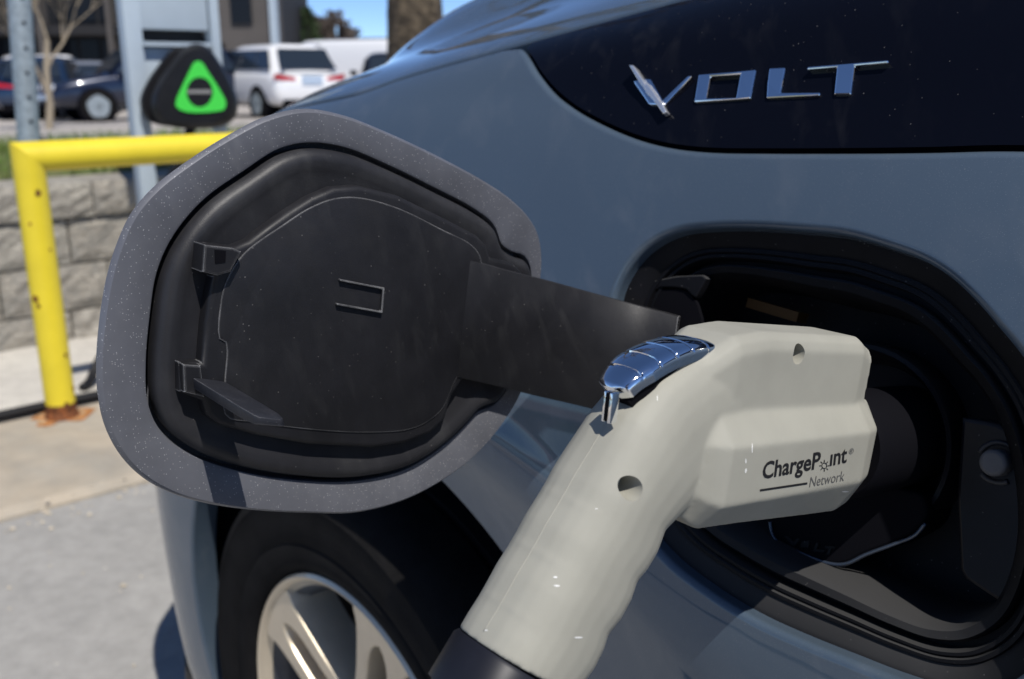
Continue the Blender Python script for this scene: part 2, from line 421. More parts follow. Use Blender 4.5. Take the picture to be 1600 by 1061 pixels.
# ================================================================== yellow pipe barrier
bar = thing('pipe_barrier', W(2.995, .777, .03), 'yellow painted steel pipe barrier with rusty foot in front of the wall', 'barrier')
PR = .043; ZB = .813; r0_, r1_ = .777, 2.75
mb = MB(); n = 28
def mitre(top=True):
    # post ring then mitred corner then bar end
    rings = []
    for z in (.05, .2, .5, .7): rings.append([W(2.995+PR*math.sin(a), r0_+PR*math.cos(a), z) for a in [2*math.pi*j/n for j in range(n)]])
    rings.append([W(2.995+PR*math.sin(a), r0_+PR*math.cos(a), ZB-PR*math.cos(a)) for a in [2*math.pi*j/n for j in range(n)]])
    return rings
mb.rings(mitre(), True); post = mb.obj('post', M_yellow, bar, smooth=True)
mb = MB(); mb.rings([[W(2.995+PR*math.sin(a), r0_+PR*math.cos(a), ZB-PR*math.cos(a)) for a in [2*math.pi*j/n for j in range(n)]]]+
                    [[W(2.995+PR*math.sin(a), rr, ZB-PR*math.cos(a)) for a in [2*math.pi*j/n for j in range(n)]] for rr in (1.2, 1.7, 2.2, r1_)], True, False, True)
mb.obj('rail', M_yellow, bar, smooth=True)
mb = MB(); mb.tube([W(2.995, r1_-.05, .03), W(2.995, r1_-.05, ZB-.03)], PR, n); mb.obj('post', M_yellow, bar, smooth=True, angle=40)
mb = MB(); mb.tube([W(2.995, r0_, .02), W(2.995, r0_, .036), W(2.995, r0_, .05)], [PR+.012, PR+.006, PR+.001], n); mb.obj('rusty_foot', M_rust, bar, smooth=True)
mb = MB(); mb.tube([W(2.995, r0_, .05), W(2.995, r0_, .075)], [PR+.0008, PR+.0006], n, cap=False)
rb = mb.obj('rust_band', M_rust, bar, smooth=True)
# chipped paint spots on the post
mb = MB()
for px_, py_, s in [(59, 302, 5), (56, 467, 6), (60, 478, 4), (115, 607, 5), (104, 632, 5), (102, 555, 3), (47, 350, 2.5), (78, 390, 2), (117, 655, 7)]:
    d = ray(px_, py_); o_ = C0-W(2.995, r0_, 0); dx = Vector((d.x, d.y, 0)); oo = Vector((o_.x, o_.y, 0))
    A = dx.dot(dx); B = 2*oo.dot(dx); Cc = oo.dot(oo)-(PR+.0007)**2; disc = B*B-4*A*Cc
    if disc <= 0: continue
    t = (-B-math.sqrt(disc))/2/A; P = C0+d*t; nn = (oo+dx*t).normalized(); tt = Z.cross(nn); rr = s/1500*3
    K = 9; mb.add([P+tt*rr*math.cos(a)*random.uniform(.6, 1)+Z*rr*math.sin(a)*random.uniform(.7, 1.3)+nn*.0008 for a in [2*math.pi*i/K for i in range(K)]], [tuple(range(K))])
mb.obj('paint_chip', M_rust, bar, fixn=False)['kind'] = 'stuff'

# black cable on the ground along the joint
cab = [W(3.06, -1.2, .045), W(3.055, -.2, .046), W(3.07, .5, .046), W(3.075, .9, .046), W(3.06, 1.15, .046), W(3.05, 1.6, .046), W(3.06, 2.5, .046)]
mb = MB(); mb.tube(catmull(cab, False, 6), .016, 10)
tag(mb.obj('ground_cable', M_rubber, smooth=True), 'black rubber cable lying on the concrete joint behind the yellow post', 'cable')
c1 = [on_z(x, y, .05) for x, y in [(128, 602), (140, 596), (150, 590), (165, 586), (190, 590), (220, 610), (260, 620)]]
c1[0].z = .04; c1[3].z = .12; c1[4].z = .12; c1[2].z = .08
mb = MB(); mb.tube(catmull(c1, False, 6), .015, 10)
tag(mb.obj('ground_cable', M_rubber, smooth=True), 'short black cable loop rising off the concrete near the wall base', 'cable')

# ================================================================== charging station
ST_F = 3.52
st = thing('charging_station', W(ST_F, 1.3, .028), 'pale blue steel charging station post with a black cable holster', 'charging station')
def st_at(x, y, df=0): return on_f(x, y, ST_F+df)
def rz_of(P): return P.dot(D), P.z
rL = rz_of(st_at(228, 285))[0]
rR = rz_of(st_at(331, 40))[0]
mb = MB(); mb.box(W(ST_F, rL, .9), .06, .062, 1.78, (F, D, Z)); mb.obj('post', M_post, st, bevel=.006, smooth=True, angle=40)
mb = MB(); mb.box(W(ST_F, rR, 1.28), .06, .035, 1.0, (F, D, Z)); mb.obj('post', M_post, st, bevel=.004, smooth=True, angle=40)
ztop = rz_of(st_at(270, 47))[1]; zlow = rz_of(st_at(270, 75))[1]; zb_ = rz_of(st_at(270, 190))[1]
rm = (rL+rR)/2; wd = rR-rL-.05
mb = MB(); mb.box(W(ST_F+.01, rm, (ztop+1.75)/2), .07, wd, 1.75-ztop, (F, D, Z)); mb.obj('upper_panel', M_post, st, bevel=.005, smooth=True, angle=40)
mb = MB(); mb.box(W(ST_F+.05, rm, (ztop+zlow)/2), .03, wd, ztop-zlow, (F, D, Z)); mb.obj('recess', M_darkw, st)
mb = MB(); mb.box(W(ST_F+.0, rm, zlow+.012), .08, wd, .014, (F, D, Z)); mb.obj('shelf', M_post, st)
mb = MB(); mb.box(W(ST_F+.015, rm, (zlow+zb_)/2), .05, wd, zlow-zb_, (F, D, Z)); mb.obj('lower_panel', M_post, st, bevel=.004, smooth=True, angle=40)
mb = MB(); mb.box(W(ST_F, rm, 1.77), .10, wd+.14, .05, (F, D, Z)); mb.obj('top_cap', M_post, st, bevel=.006, smooth=True, angle=40)
# holster: rounded triangular pod
hc = st_at(306, 140, -.16); hr, hz = rz_of(hc)
def hp(x, y, df): return st_at(x, y, df)
outer = V2([(306, 68), (325, 74), (345, 100), (362, 130), (372, 160), (366, 186), (345, 198), (306, 201), (268, 198), (244, 186), (236, 158), (247, 128), (266, 100), (287, 75)])
outl = resample(catmull(outer, True, 6), 64)
cen = Vector((306, 145))
rings = []
for df, s in [(-.02, .55), (-.03, .80), (-.05, .93), (-.08, 1.0), (-.13, 1.0), (-.16, .96), (-.18, .88)]:
    rings.append([hp(*(cen+(p-cen)*s), df) for p in outl])
mb = MB(); mb.rings(rings, True, True, True); mb.obj('holster', M_rubber, st, smooth=True, angle=50)
# second lobe behind on the left
rings = []
for df, s in [(.0, .6), (-.02, .9), (-.06, .95), (-.08, .9)]:
    rings.append([hp(*(Vector((285, 145))+(p-cen)*s*Vector((1, 1)).x*1.0), df) for p in outl])
mb = MB(); mb.rings(rings, True, True, True); mb.obj('holster_back', M_rubber, st, smooth=True, angle=50)
tri = resample(catmull(V2([(309, 95), (316, 98), (325, 112), (343, 140), (353, 160), (350, 171), (338, 174), (306, 176), (285, 173), (275, 166), (276, 155), (286, 132), (299, 105), (303, 98)]), True, 6), 60)
circ = [Vector((312+20.5*math.cos(a), 144+23.5*math.sin(a))) for a in [2*math.pi*i/36 for i in range(36)]]
mb = MB(); slab(mb, [tri, circ], lambda x, y, h: hp(x, y, -.18-h), -.002, .006); mb.obj('green_triangle', M_green, st)
mb = MB(); slab(mb, [circ], lambda x, y, h: hp(x, y, -.18-h), -.002, .004); mb.obj('emblem_disc', M_rubber, st)
mb = MB()
for k in range(9):
    x = 293.5+k*4.1
    mb_l = V2([(x, 140.5+(k % 3)*.5), (x+3.2, 140.2), (x+3.2, 145.5+(k % 2)), (x, 145.8)])
    slab(mb, [mb_l], lambda x, y, h: hp(x, y, -.18-h), .004, .0055)
mb.obj('emblem_mark', mat('emblem_grey', (.32, .32, .31), rough=.6), st)['kind'] = 'stuff'
# lower dark hose bundle of the station, seen under the rail
mb = MB(); mb.tube(catmull([st_at(300, 195, -.1), st_at(285, 240, -.1), st_at(262, 290, -.08), st_at(245, 340, -.06), W(ST_F-.1, rL+.12, .06), W(ST_F-.3, rL+.3, .045), W(3.1, 2.2, .045)], False, 8), .017, 10)
mb.obj('cable', M_rubber, st, smooth=True)

# galvanised sign pole on the bank
pb = W(4.62, .62, .62)
PLB = on_f(45, 216, 4.62); PLT = on_f(26, -60, 4.62)
pole = thing('sign_pole', (PLB.x, PLB.y, .62), 'galvanised steel pole standing in the grass left of the station', 'pole')
mb = MB(); dirp = (PLT-PLB); mb.tube([PLB-dirp*.12, PLB, PLB+dirp*.5, PLT, PLB+dirp*2.2], .046, 16); mb.obj('shaft', M_galv, pole, smooth=True, angle=40)
mb = MB()
for k in range(7): mb.tube([PLB+dirp*(.1+.14*k)-F*.0465, PLB+dirp*(.1+.14*k)-F*.049], .008, 8)
mb.obj('hole', M_black, pole)['kind'] = 'stuff'

# ================================================================== parked cars
def ground_z(f):
    prof = [(5.5, .655), (9, .50), (17, .10), (24, -.10), (40, -.15), (900, -.4)]
    for (a, za), (b, zb) in zip(prof, prof[1:]):
        if f <= b: return za+(zb-za)*(f-a)/(b-a)
    return 0
def evalmesh(o):
    dg = bpy.context.evaluated_depsgraph_get(); dg.update(); return bpy.data.meshes.new_from_object(o.evaluated_get(dg))
def soften(o):
    md = o.modifiers.new('s', 'SUBSURF'); md.levels = 1; md.render_levels = 1; md.boundary_smooth = 'PRESERVE_CORNERS'
    bpy.context.view_layer.update(); me = evalmesh(o); o.modifiers.clear(); o.data = me; return o
def vehicle(name, label, cat, px, dist, head, paint, kind, group='cars parked across the lot', plate=None):
    """px: photo column of the middle; dist: metres ahead; head: degrees the nose is turned left of straight ahead"""
    x = ray(px, 110); X = x*(dist/x.y); f = F.x*X.x+F.y*X.y
    loc = Vector((X.x, X.y, ground_z(f)))
    root = thing(name, loc, label, cat, group)
    h = R_(head); fx = Vector((-math.sin(h), math.cos(h), 0)); ly = Vector((-math.cos(h), -math.sin(h), 0))
    def P(a, b, c): return loc+fx*a+ly*b+Z*c
    if kind == 'suv': L_, w, belt, roof, gh, zb, nose = 4.6, .94, 1.08, 1.70, [(1.05, 0), (.35, 1), (-1.75, 1), (-2.18, 0)], .30, .98
    elif kind == 'hatch': L_, w, belt, roof, gh, zb, nose = 4.2, .88, .95, 1.50, [(1.1, 0), (.35, 1), (-1.45, 1), (-2.0, 0)], .22, .82
    elif kind == 'van': L_, w, belt, roof, gh, zb, nose = 5.2, .98, 1.15, 2.0, [(1.9, 0), (1.2, 1), (-2.35, 1), (-2.55, 0)], .3, 1.1
    else: L_, w, belt, roof, gh, zb, nose = 4.7, .90, .93, 1.44, [(1.1, 0), (.3, 1), (-1.0, 1), (-1.75, 0)], .20, .80
    H = L_/2
    st_ = [(-H, zb+.2, belt-.30, w*.80), (-H+.06, zb+.05, belt-.12, w*.92), (-H+.22, zb, belt-.02, w*.985), (-H+.7, zb, belt, w), (0, zb-.02, belt, w), (H-1.35, zb, belt-.01, w),
           (H-.9, zb, nose, w*.985), (H-.35, zb, nose-.08, w*.95), (H-.06, zb+.06, nose-.22, w*.84), (H, zb+.2, nose-.35, w*.70)]
    rings = []
    for a, z0, z1, ww in st_:
        m_ = (z0+z1)/2
        half = [(0, z0), (ww*.8, z0), (ww*.97, z0+.08), (ww, m_), (ww*.975, z1-.10), (ww*.92, z1-.015), (ww*.8, z1+.01), (0, z1+.02)]
        rings.append([P(a, b, c) for b, c in half]+[P(a, -b, c) for b, c in half[-2:0:-1]])
    mb = MB(); mb.rings(rings, True, True, True); soften(mb.obj('body', paint, root, smooth=True))
    # greenhouse with rounded roof
    wr, wb = w*.70, w*.93
    def gp(i, t):   # profile point i lifted fraction t
        x_, _ = gh[i]; return x_
    rings = []
    for lev, (zz, ww) in enumerate([(belt-.03, wb), (belt+(roof-belt)*.5, (wb+wr)/2+.02), (roof-.09, wr+.03), (roof-.02, wr-.06), (roof, wr-.25)]):
        t = min(1, (zz-belt)/(roof-belt)); t = max(t, 0)
        xf = gh[0][0]+(gh[1][0]-gh[0][0])*t; xr = gh[3][0]+(gh[2][0]-gh[3][0])*t
        if lev == 4: xf -= .25; xr += .2
        c_ = .12
        rings.append([P(xf, ww-c_, zz), P(xf-c_, ww, zz), P(xr+c_, ww, zz), P(xr, ww-c_, zz), P(xr, -ww+c_, zz), P(xr+c_, -ww, zz), P(xf-c_, -ww, zz), P(xf, -ww+c_, zz)])
    mb = MB(); mb.rings(rings, True, False, True); soften(mb.obj('cabin', paint, root, smooth=True))
    def lerp_face(zz, side=None):
        t = (zz-belt)/(roof-belt); return gh[0][0]+(gh[1][0]-gh[0][0])*t, gh[3][0]+(gh[2][0]-gh[3][0])*t, wb+(wr-wb)*t*.88+.012
    z0, z1 = belt+.05, roof-.14
    for sd in (1, -1):
        f0, r0, w0 = lerp_face(z0); f1, r1, w1 = lerp_face(z1)
        cuts = [0, .46, 1] if kind not in ('suv',) else [0, .38, .72, 1]
        if kind == 'van': cuts = [0, .22]
        for a, b in zip(cuts, cuts[1:]):
            q = lambda u, fr, rr: (fr-.2)+((rr+.2)-(fr-.2))*u
            g = .03; mb = MB()
            A = [P(q(a, f0, r0)-g, sd*w0, z0), P(q(b, f0, r0)+g, sd*w0, z0), P(q(b, f1, r1)+g, sd*w1, z1), P(q(a, f1, r1)-g, sd*w1, z1)]
            B = [p-ly*sd*.03 for p in A]
            mb.rings([B, A], True, True, True); mb.obj('side_window', M_glass, root)
    for front in (1, 0):
        f0, r0, w0 = lerp_face(z0); f1, r1, w1 = lerp_face(z1)
        e0, e1 = (f0+.012, f1+.012) if front else (r0-.012, r1-.012)
        zz1 = z1+.03
        A = [P(e0, w0-.17, z0), P(e0, -w0+.17, z0), P(e1, -w1+.13, zz1), P(e1, w1-.13, zz1)]; B = [p+fx*(-.03 if front else .03) for p in A]
        mb = MB(); mb.rings([B, A], True, True, True); mb.obj('windscreen' if front else 'rear_window', M_glass, root)
    wr_ = .36 if kind in ('suv', 'van') else .32
    for a in (H-.95, -H+.95):
        for sd in (1, -1):
            mb = MB(); mb.tube([P(a, sd*(w-.22), wr_), P(a, sd*(w+.004), wr_)], wr_+.06, 24); mb.obj('arch_liner', M_black, root)
            mb = MB(); ax = [P(a, sd*(w-.2), wr_), P(a, sd*(w-.0), wr_), P(a, sd*(w+.02), wr_), P(a, sd*(w+.022), wr_)]
            mb.tube(ax, [wr_, wr_, wr_-.03, wr_-.09], 24); t_ = mb.obj('tyre', M_tyre, root, smooth=True, angle=40)
            mb = MB()
            mb.tube([P(a, sd*(w+.0225), wr_), P(a, sd*(w+.0265), wr_)], wr_*.66, 24); mb.tube([P(a, sd*(w+.0225), wr_), P(a, sd*(w+.034), wr_)], wr_*.22, 12)
            for k in range(5):
                an = 2*math.pi*k/5+.3; d_ = fx*math.cos(an)+Z*math.sin(an); e_ = d_.cross(ly)
                mb.box(P(a, sd*(w+.024), wr_)+d_*wr_*.36, wr_*.66, .02, .10, (d_, ly, e_))
            mb.obj('rim', M_galv, root)
    lz = belt-.20
    for sd in (1, -1):
        A = [P(-H+.06, sd*(w*.42), lz), P(-H+.06, sd*(w*.80), lz+.02), P(-H+.16, sd*(w*.975), lz+.05), P(-H+.10, sd*(w*.93), lz+.15), P(-H+.07, sd*(w*.80), lz+.14), P(-H+.07, sd*(w*.42), lz+.07)]
        B = [p-fx*.035+ly*sd*.012 for p in A]
        mb = MB(); mb.rings([A, B], True, True, True); mb.obj('taillight', M_red, root)
        nz = nose-.28
        A = [P(H-.02, sd*w*.45, nz), P(H-.10, sd*w*.86, nz+.02), P(H-.12, sd*w*.86, nz+.14), P(H-.06, sd*w*.45, nz+.10)]; B = [p+fx*.03 for p in A]
        mb = MB(); mb.rings([A, B], True, True, True); mb.obj('headlight', M_clear, root)
        mb = MB(); mb.box(P(gh[0][0]-.25, sd*(w+.07), belt+.06), .12, .2, .14, (fx, ly, Z)); mb.obj('mirror', paint, root, bevel=.03)
    mb = MB(); mb.box(P(-H+.0, 0, lz+.02 if kind == 'suv' else zb+.32), .03, .52, .15 if kind != 'suv' else .2, (fx, ly, Z)); mb.obj('licence_plate', M_plate, root)
    mb = MB(); mb.box(P(H+.0, 0, zb+.25), .03, .5, .12, (fx, ly, Z)); mb.obj('licence_plate', M_plate, root)
    mb = MB(); mb.box(P(-H+.07, 0, zb+.08), .12, w*1.55, .18, (fx, ly, Z)); mb.obj('rear_valance', M_black, root, bevel=.02)
    return root
vehicle('parked_car', 'white SUV seen from behind with red taillights and pale plate', 'car', 416, 24.5, 40, M_white, 'suv')
vehicle('parked_van', 'plain white van just beyond the white SUV, to its right', 'van', 545, 29, 62, M_white, 'van')
vehicle('parked_car', 'very dark navy SUV angled behind the charging station, front wheel in view', 'car', 228, 23.5, 125, M_navy, 'suv')
vehicle('parked_car', 'silver sedan between the dark blue hatchback and the dark navy SUV', 'car', 137, 29, 15, M_silver, 'sedan')
vehicle('parked_car', 'dark blue hatchback showing its tail and pale plate right of the steel pole', 'car', 70, 25.5, 16, M_blue, 'hatch')
vehicle('parked_car', 'navy sedan at the far left edge, left of the steel pole', 'car', -22, 26, 50, M_navy, 'sedan')
vehicle('parked_car', 'white roof of a parked car showing above the navy and blue cars', 'car', 42, 34, 60, M_white, 'suv')
vehicle('parked_car', 'black hatchback half hidden behind the grey hood, below the tree trunk', 'car', 612, 25.5, 10, M_blackp, 'hatch')

# ================================================================== far building, wall, trees
bl = thing('office_building', Vector((-26, 46, 0)), 'dark brown low office building with glass ground floor across the lot', 'building')
Y0 = 44.0
def bx_(name, m, x0, x1, z0, z1, y=Y0, d=.4, bevel=0):
    mb = MB(); mb.box((( x0+x1)/2, y+d/2, (z0+z1)/2), x1-x0, d, z1-z0); return mb.obj(name, m, bl)
def bX(px): return (px-800)/1500*Y0*cp
XL, XR = bX(-420), bX(432)
bx_('wall', M_darkw, XL, XR, -.3, 9.5, Y0+1.6, 6)
bx_('canopy_beam', M_darkw, XL, bX(338), 2.55, 2.95, Y0+.3, 1.3)
bx_('upper_wall', M_brownw, bX(333), XR, -.3, 9.5, Y0+.2, 1.5)
px = -400
while px < 330:
    bx_('window', M_shopglass, bX(px+3), bX(px+33), 3.2, 5.4, Y0+1.52, .12); bx_('window', M_shopglass, bX(px+3), bX(px+33), 6.0, 8.4, Y0+1.52, .12)
    bx_('shop_window', M_shopglass, bX(px+3), bX(px+33), .2, 2.4, Y0+1.5, .12)
    if int((px+400)/36) % 3 == 1: bx_('column', M_brownw, bX(px-4), bX(px+3), -.3, 9.5, Y0+.1, .8)
    px += 36
bx_('window', M_shopglass, bX(366), bX(398), 3.0, 4.4, Y0+.1, .15); bx_('window', M_shopglass, bX(366), bX(398), 5.6, 7.4, Y0+.1, .15)
bx_('doorway', M_black, bX(337), bX(352), .0, 2.2, Y0+.1, .15)
bx_('corner_column', M_post, bX(427), bX(437), -.3, 9.5, Y0-.1, .5)
bx_('parapet', M_brownw, XL-.2, XR+.2, 9.5, 10.0, Y0-.1, 8)
# pale far wall / shed on the horizon
fs = thing('far_shed', Vector((-8.5, 62, 0)), 'small pale low building on the horizon left of the tree trunk', 'building')
mb = MB(); mb.box((-8.6, 63, 1.3), 5.5, 4, 3.0); mb.obj('wall', mat('pale_wall', (.55, .52, .48), rough=.8, var=.1, vscale=1), fs)
mb = MB(); mb.box((-8.6, 63, 2.87), 5.8, 4.3, .18); mb.obj('roof', M_brownw, fs)

def bare_tree(name, label, loc, height, trunk_r, seed, m, spread=.5, levels=4, group=None, first=.3, twig=.012, lean=0):
    rnd = random.Random(seed); root = thing(name, loc, label, 'tree', group)
    tr = MB(); cr = MB()
    def grow(p, d, L, r, lev):
        n = 3; pts = [p]; q = p.copy(); dd = d.copy()
        for i in range(n):
            dd = (dd+Vector((rnd.gauss(0, .12), rnd.gauss(0, .12), .06))).normalized(); q = q+dd*L/n; pts.append(q.copy())
        r1 = max(r*.62, twig*.5)
        (tr if lev == 0 else cr).tube(pts, [r+(r1-r)*i/n for i in range(n+1)], 8 if lev == 0 else (5 if lev < 3 else 3), cap=False)
        if lev >= levels: return
        k = rnd.choice([3, 4]) if lev < 3 else rnd.choice([3, 4, 5])
        for i in range(k):
            a = rnd.uniform(0, 6.28); s = spread*rnd.uniform(.6, 1.4)
            o = Vector((math.cos(a), math.sin(a), 0)); nd = (dd+o*s+Z*.15).normalized()
            grow(pts[rnd.choice([2, 3, 3])] if lev else pts[rnd.choice([1, 2, 3, 3])], nd, L*rnd.uniform(.55, .8), r1*rnd.uniform(.55, .8), lev+1)
    grow(Vector(loc)-Z*.1, Vector((lean, 0, 1)).normalized(), height*first, trunk_r, 0)
    tr.obj('trunk', M_bark if trunk_r > .12 else m, root, smooth=True); cr.obj('crown', m, root, smooth=True, fixn=False)
    return root
def at_px(px, dist): d = ray(px, 110); X = d*(dist/d.y); f = X.dot(F); return Vector((X.x, X.y, ground_z(f)))
bare_tree('bare_tree', 'slender tan leafless tree in front of the dark building, left', at_px(64, 17), 8.0, .07, 21, M_twig, .42, 6, 'leafless trees', .20, twig=.014)
bare_tree('bare_tree', 'grey leafless tree beside the right end of the dark building', at_px(450, 52), 7.4, .16, 5, M_twig2, .6, 6, 'leafless trees', .25, twig=.06)
bare_tree('bare_tree', 'leafless grey-brown tree behind the white SUV roof', at_px(490, 58), 7.6, .18, 8, M_twig2, .6, 6, 'leafless trees', .25, twig=.07)
bare_tree('bare_tree', 'leafless tree just right of the green conifer, over the white van', at_px(526, 55), 6.6, .16, 11, M_twig2, .55, 6, 'leafless trees', .25, twig=.065)
bare_tree('bare_tree', 'smallest leafless tree far off, left of the thick trunk', at_px(562, 62), 5.0, .14, 14, M_twig2, .7, 6, 'leafless trees', .25, twig=.06)
# conifer
cl = at_px(484, 50); con = thing('conifer', cl, 'green bushy conifer rising behind the white SUV roof', 'tree')
mb = MB(); mb.tube([cl, cl+Z*3.4], [.12, .02], 8); mb.obj('trunk', M_bark, con)
mb = MB(); rnd = random.Random(4)
for i in range(3500):
    t = rnd.random()**.8; z = .3+3.9*t; rmax = 1.35*(1-t)**.8+.15; a = rnd.uniform(0, 6.28); r = rmax*rnd.random()**.4*(.75+.25*math.sin(a*5+z*6))
    p = cl+Vector((r*math.cos(a), r*math.sin(a), z)); d = Vector((math.cos(a), math.sin(a), rnd.uniform(-.5, .3)))*.14; e = Vector((rnd.gauss(0, 1), rnd.gauss(0, 1), rnd.gauss(0, 1))).normalized()*.05
    mb.add([p-e, p+e, p+d], [(0, 1, 2)])
mb.obj('crown', M_needle, con, fixn=False)
# thick trunk near the lot
tl = at_px(651, 10.5); tt_ = thing('tree', tl, 'thick rough-barked tree trunk rising past the top of the frame', 'tree')
mb = MB(); n = 40; rings = []
rnd = random.Random(9)
ridge = [rnd.uniform(-1, 1) for _ in range(n)]
for i in range(30):
    z = -.1+i*.12; R0 = .275+.10*math.exp(-z*2.2); rings.append([tl+Vector((math.cos(2*math.pi*j/n), math.sin(2*math.pi*j/n), 0))*(R0+.014*ridge[j]+rnd.uniform(-.008, .008))+Z*z for j in range(n)])
mb.rings(rings, True); trunk = mb.obj('trunk', M_bark, tt_, smooth=True)
mb = MB()
def limb(p, d, L, r, lev):
    pts = [p]; q = p.copy(); dd = d.copy()
    for i in range(4):
        dd = (dd+Vector((rnd.gauss(0, .14), rnd.gauss(0, .14), .05))).normalized(); q = q+dd*L/4; pts.append(q.copy())
    mb.tube(pts, [r*(1-.11*i) for i in range(5)], 7 if lev < 2 else 4, cap=False)
    if lev < 4:
        for i in range(3): 
            a = rnd.uniform(0, 6.28); limb(pts[rnd.choice([2, 3, 4])], (dd+Vector((math.cos(a), math.sin(a), .1))*.6).normalized(), L*.68, r*.5, lev+1)
for a in (0.3, 2.3, 4.4): limb(tl+Z*3.35, Vector((math.cos(a)*.5, math.sin(a)*.5, 1)).normalized(), 2.2, .15, 0)
mb.obj('limb', M_bark, tt_, smooth=True, fixn=False)['kind'] = 'stuff'

# ================================================================== THE CAR
car = thing('car', W(.0, 1.3, 0), 'dark grey metallic electric car with its charging flap swung open', 'car')
# body side: profiles (r, z) from the sill over the shoulder to the middle of the hood, at stations along the car
def prof_at(f):
    zc_ = .715+max(0, min(f, .56)-.30)*.42
    return zc_
ST = {
 -1.2: [(.53, .18), (.475, .215), (.445, .45), (.418, .64), (.404, .71), (.408, .76), (.428, .86), (.462, .96), (.505, 1.03), (.60, 1.14), (.72, 1.24), (1.0, 1.36), (1.3, 1.40)],
 -.2: [(.53, .18), (.475, .215), (.438, .45), (.411, .64), (.4038, .71), (.4088, .765), (.428, .86), (.462, .96), (.505, 1.03), (.58, 1.105), (.70, 1.175), (.9, 1.245), (1.3, 1.30)],
 .25: [(.53, .18), (.475, .215), (.438, .45), (.411, .64), (.4038, .71), (.4088, .765), (.428, .86), (.460, .96), (.493, 1.03), (.535, 1.10), (.63, 1.17), (.86, 1.235), (1.3, 1.28)],
 .50: [(.53, .18), (.475, .215), (.445, .45), (.421, .70), (.404, .785), (.411, .825), (.428, .89), (.455, .97), (.486, 1.03), (.532, 1.084), (.665, 1.142), (.86, 1.212), (1.3, 1.27)],
 .75: [(.50, .18), (.455, .215), (.435, .45), (.412, .71), (.398, .80), (.404, .83), (.418, .895), (.440, .96), (.468, 1.012), (.525, 1.052), (.66, 1.102), (.85, 1.185), (1.3, 1.25)],
 1.0: [(.49, .18), (.45, .215), (.428, .42), (.412, .66), (.402, .75), (.408, .79), (.424, .86), (.446, .925), (.478, .975), (.54, 1.012), (.66, 1.052), (.83, 1.138), (1.3, 1.19)],
 1.2: [(.475, .18), (.437, .215), (.419, .40), (.413, .60), (.417, .68), (.427, .73), (.452, .79), (.488, .85), (.532, .905), (.61, .945), (.72, .985), (.88, 1.05), (1.3, 1.085)],
 1.36: [(.56, .18), (.52, .215), (.50, .40), (.495, .56), (.500, .63), (.515, .67), (.545, .73), (.59, .79), (.64, .84), (.71, .88), (.82, .92), (1.05, .955), (1.3, .97)],
 1.5: [(.72, .18), (.68, .215), (.66, .40), (.66, .53), (.665, .59), (.68, .63), (.71, .68), (.75, .73), (.80, .77), (.86, .80), (.95, .835), (1.1, .86), (1.3, .875)],
 1.6: [(1.0, .18), (.96, .215), (.94, .40), (.94, .50), (.945, .55), (.955, .58), (.97, .62), (.99, .66), (1.02, .69), (1.05, .715), (1.1, .735), (1.2, .755), (1.3, .765)],
}
SF = sorted(ST); SP = np.array([ST[f] for f in SF])       # (station, 13, 2)
TG = np.zeros_like(SP)
for i in range(len(SF)):
    if i == 0: TG[i] = (SP[1]-SP[0])/(SF[1]-SF[0])
    elif i == len(SF)-1: TG[i] = (SP[i]-SP[i-1])/(SF[i]-SF[i-1])
    else:
        a = (SP[i]-SP[i-1])/(SF[i]-SF[i-1]); b = (SP[i+1]-SP[i])/(SF[i+1]-SF[i]); w1 = SF[i+1]-SF[i]; w0 = SF[i]-SF[i-1]
        TG[i] = (a*w1+b*w0)/(w0+w1)
def prof_ctrl(f):
    f = min(max(f, SF[0]), SF[-1]); i = 0
    while i < len(SF)-2 and f > SF[i+1]: i += 1
    h = SF[i+1]-SF[i]; t = (f-SF[i])/h; t2, t3 = t*t, t*t*t
    return (2*t3-3*t2+1)*SP[i]+(t3-2*t2+t)*h*TG[i]+(-2*t3+3*t2)*SP[i+1]+(t3-t2)*h*TG[i+1]
_pc = {}
def rzv(f, v):
    k = round(f, 5)
    c = _pc.get(k)
    if c is None: c = _pc[k] = prof_ctrl(k)
    v = min(max(v, 0), 12); j = min(int(v), 11); t = v-j
    p1, p2 = c[j], c[j+1]; m1 = (c[j+1]-c[max(j-1, 0)])*(.5 if j > 0 else 1); m2 = (c[min(j+2, 12)]-c[j])*(.5 if j < 11 else 1)
    t2, t3 = t*t, t*t*t
    return (2*t3-3*t2+1)*p1+(t3-2*t2+t)*m1+(-2*t3+3*t2)*p2+(t3-t2)*m2
def surf(f, v): r, z = rzv(f, v); return W(f, float(r), float(z))
def snorm(f, v):
    e = .004; a = surf(f+e, v)-surf(f-e, v); b = surf(f, min(v+.05, 12))-surf(f, max(v-.05, 0))
    return a.cross(b).normalized() if True else None
_n = snorm(.2, 6)
SGN = 1 if _n.dot(D) < 0 else -1
def sn(f, v): return snorm(f, v)*SGN
fs_ = np.arange(-1.2, 1.6001, .02); vs_ = np.arange(0, 12.001, .1)
gv = [surf(float(f), float(v)) for f in fs_ for v in vs_]; nv_ = len(vs_)
gf = [(i*nv_+j, (i+1)*nv_+j, (i+1)*nv_+j+1, i*nv_+j+1) for i in range(len(fs_)-1) for j in range(nv_-1)]
bvh = BVHTree.FromPolygons(gv, gf)
def px2s(x, y):
    d = ray(x, y).normalized(); loc, nn, idx, dist = bvh.ray_cast(C0, d)
    if loc is None: raise ValueError('miss %s %s' % (x, y))
    f = F.dot(loc); i, j = divmod(idx, nv_-1)
    q = np.array([loc.dot(D), loc.z]); best = None
    for k in range(41):
        v = vs_[j]+.1*k/40; e = np.linalg.norm(rzv(f, v)-q)
        if best is None or e < best[0]: best = (e, v)
    return Vector((f, best[1]))
SC = .06      # scales v to metres for triangulating
def s2(p): return Vector((p[0], p[1]*SC))
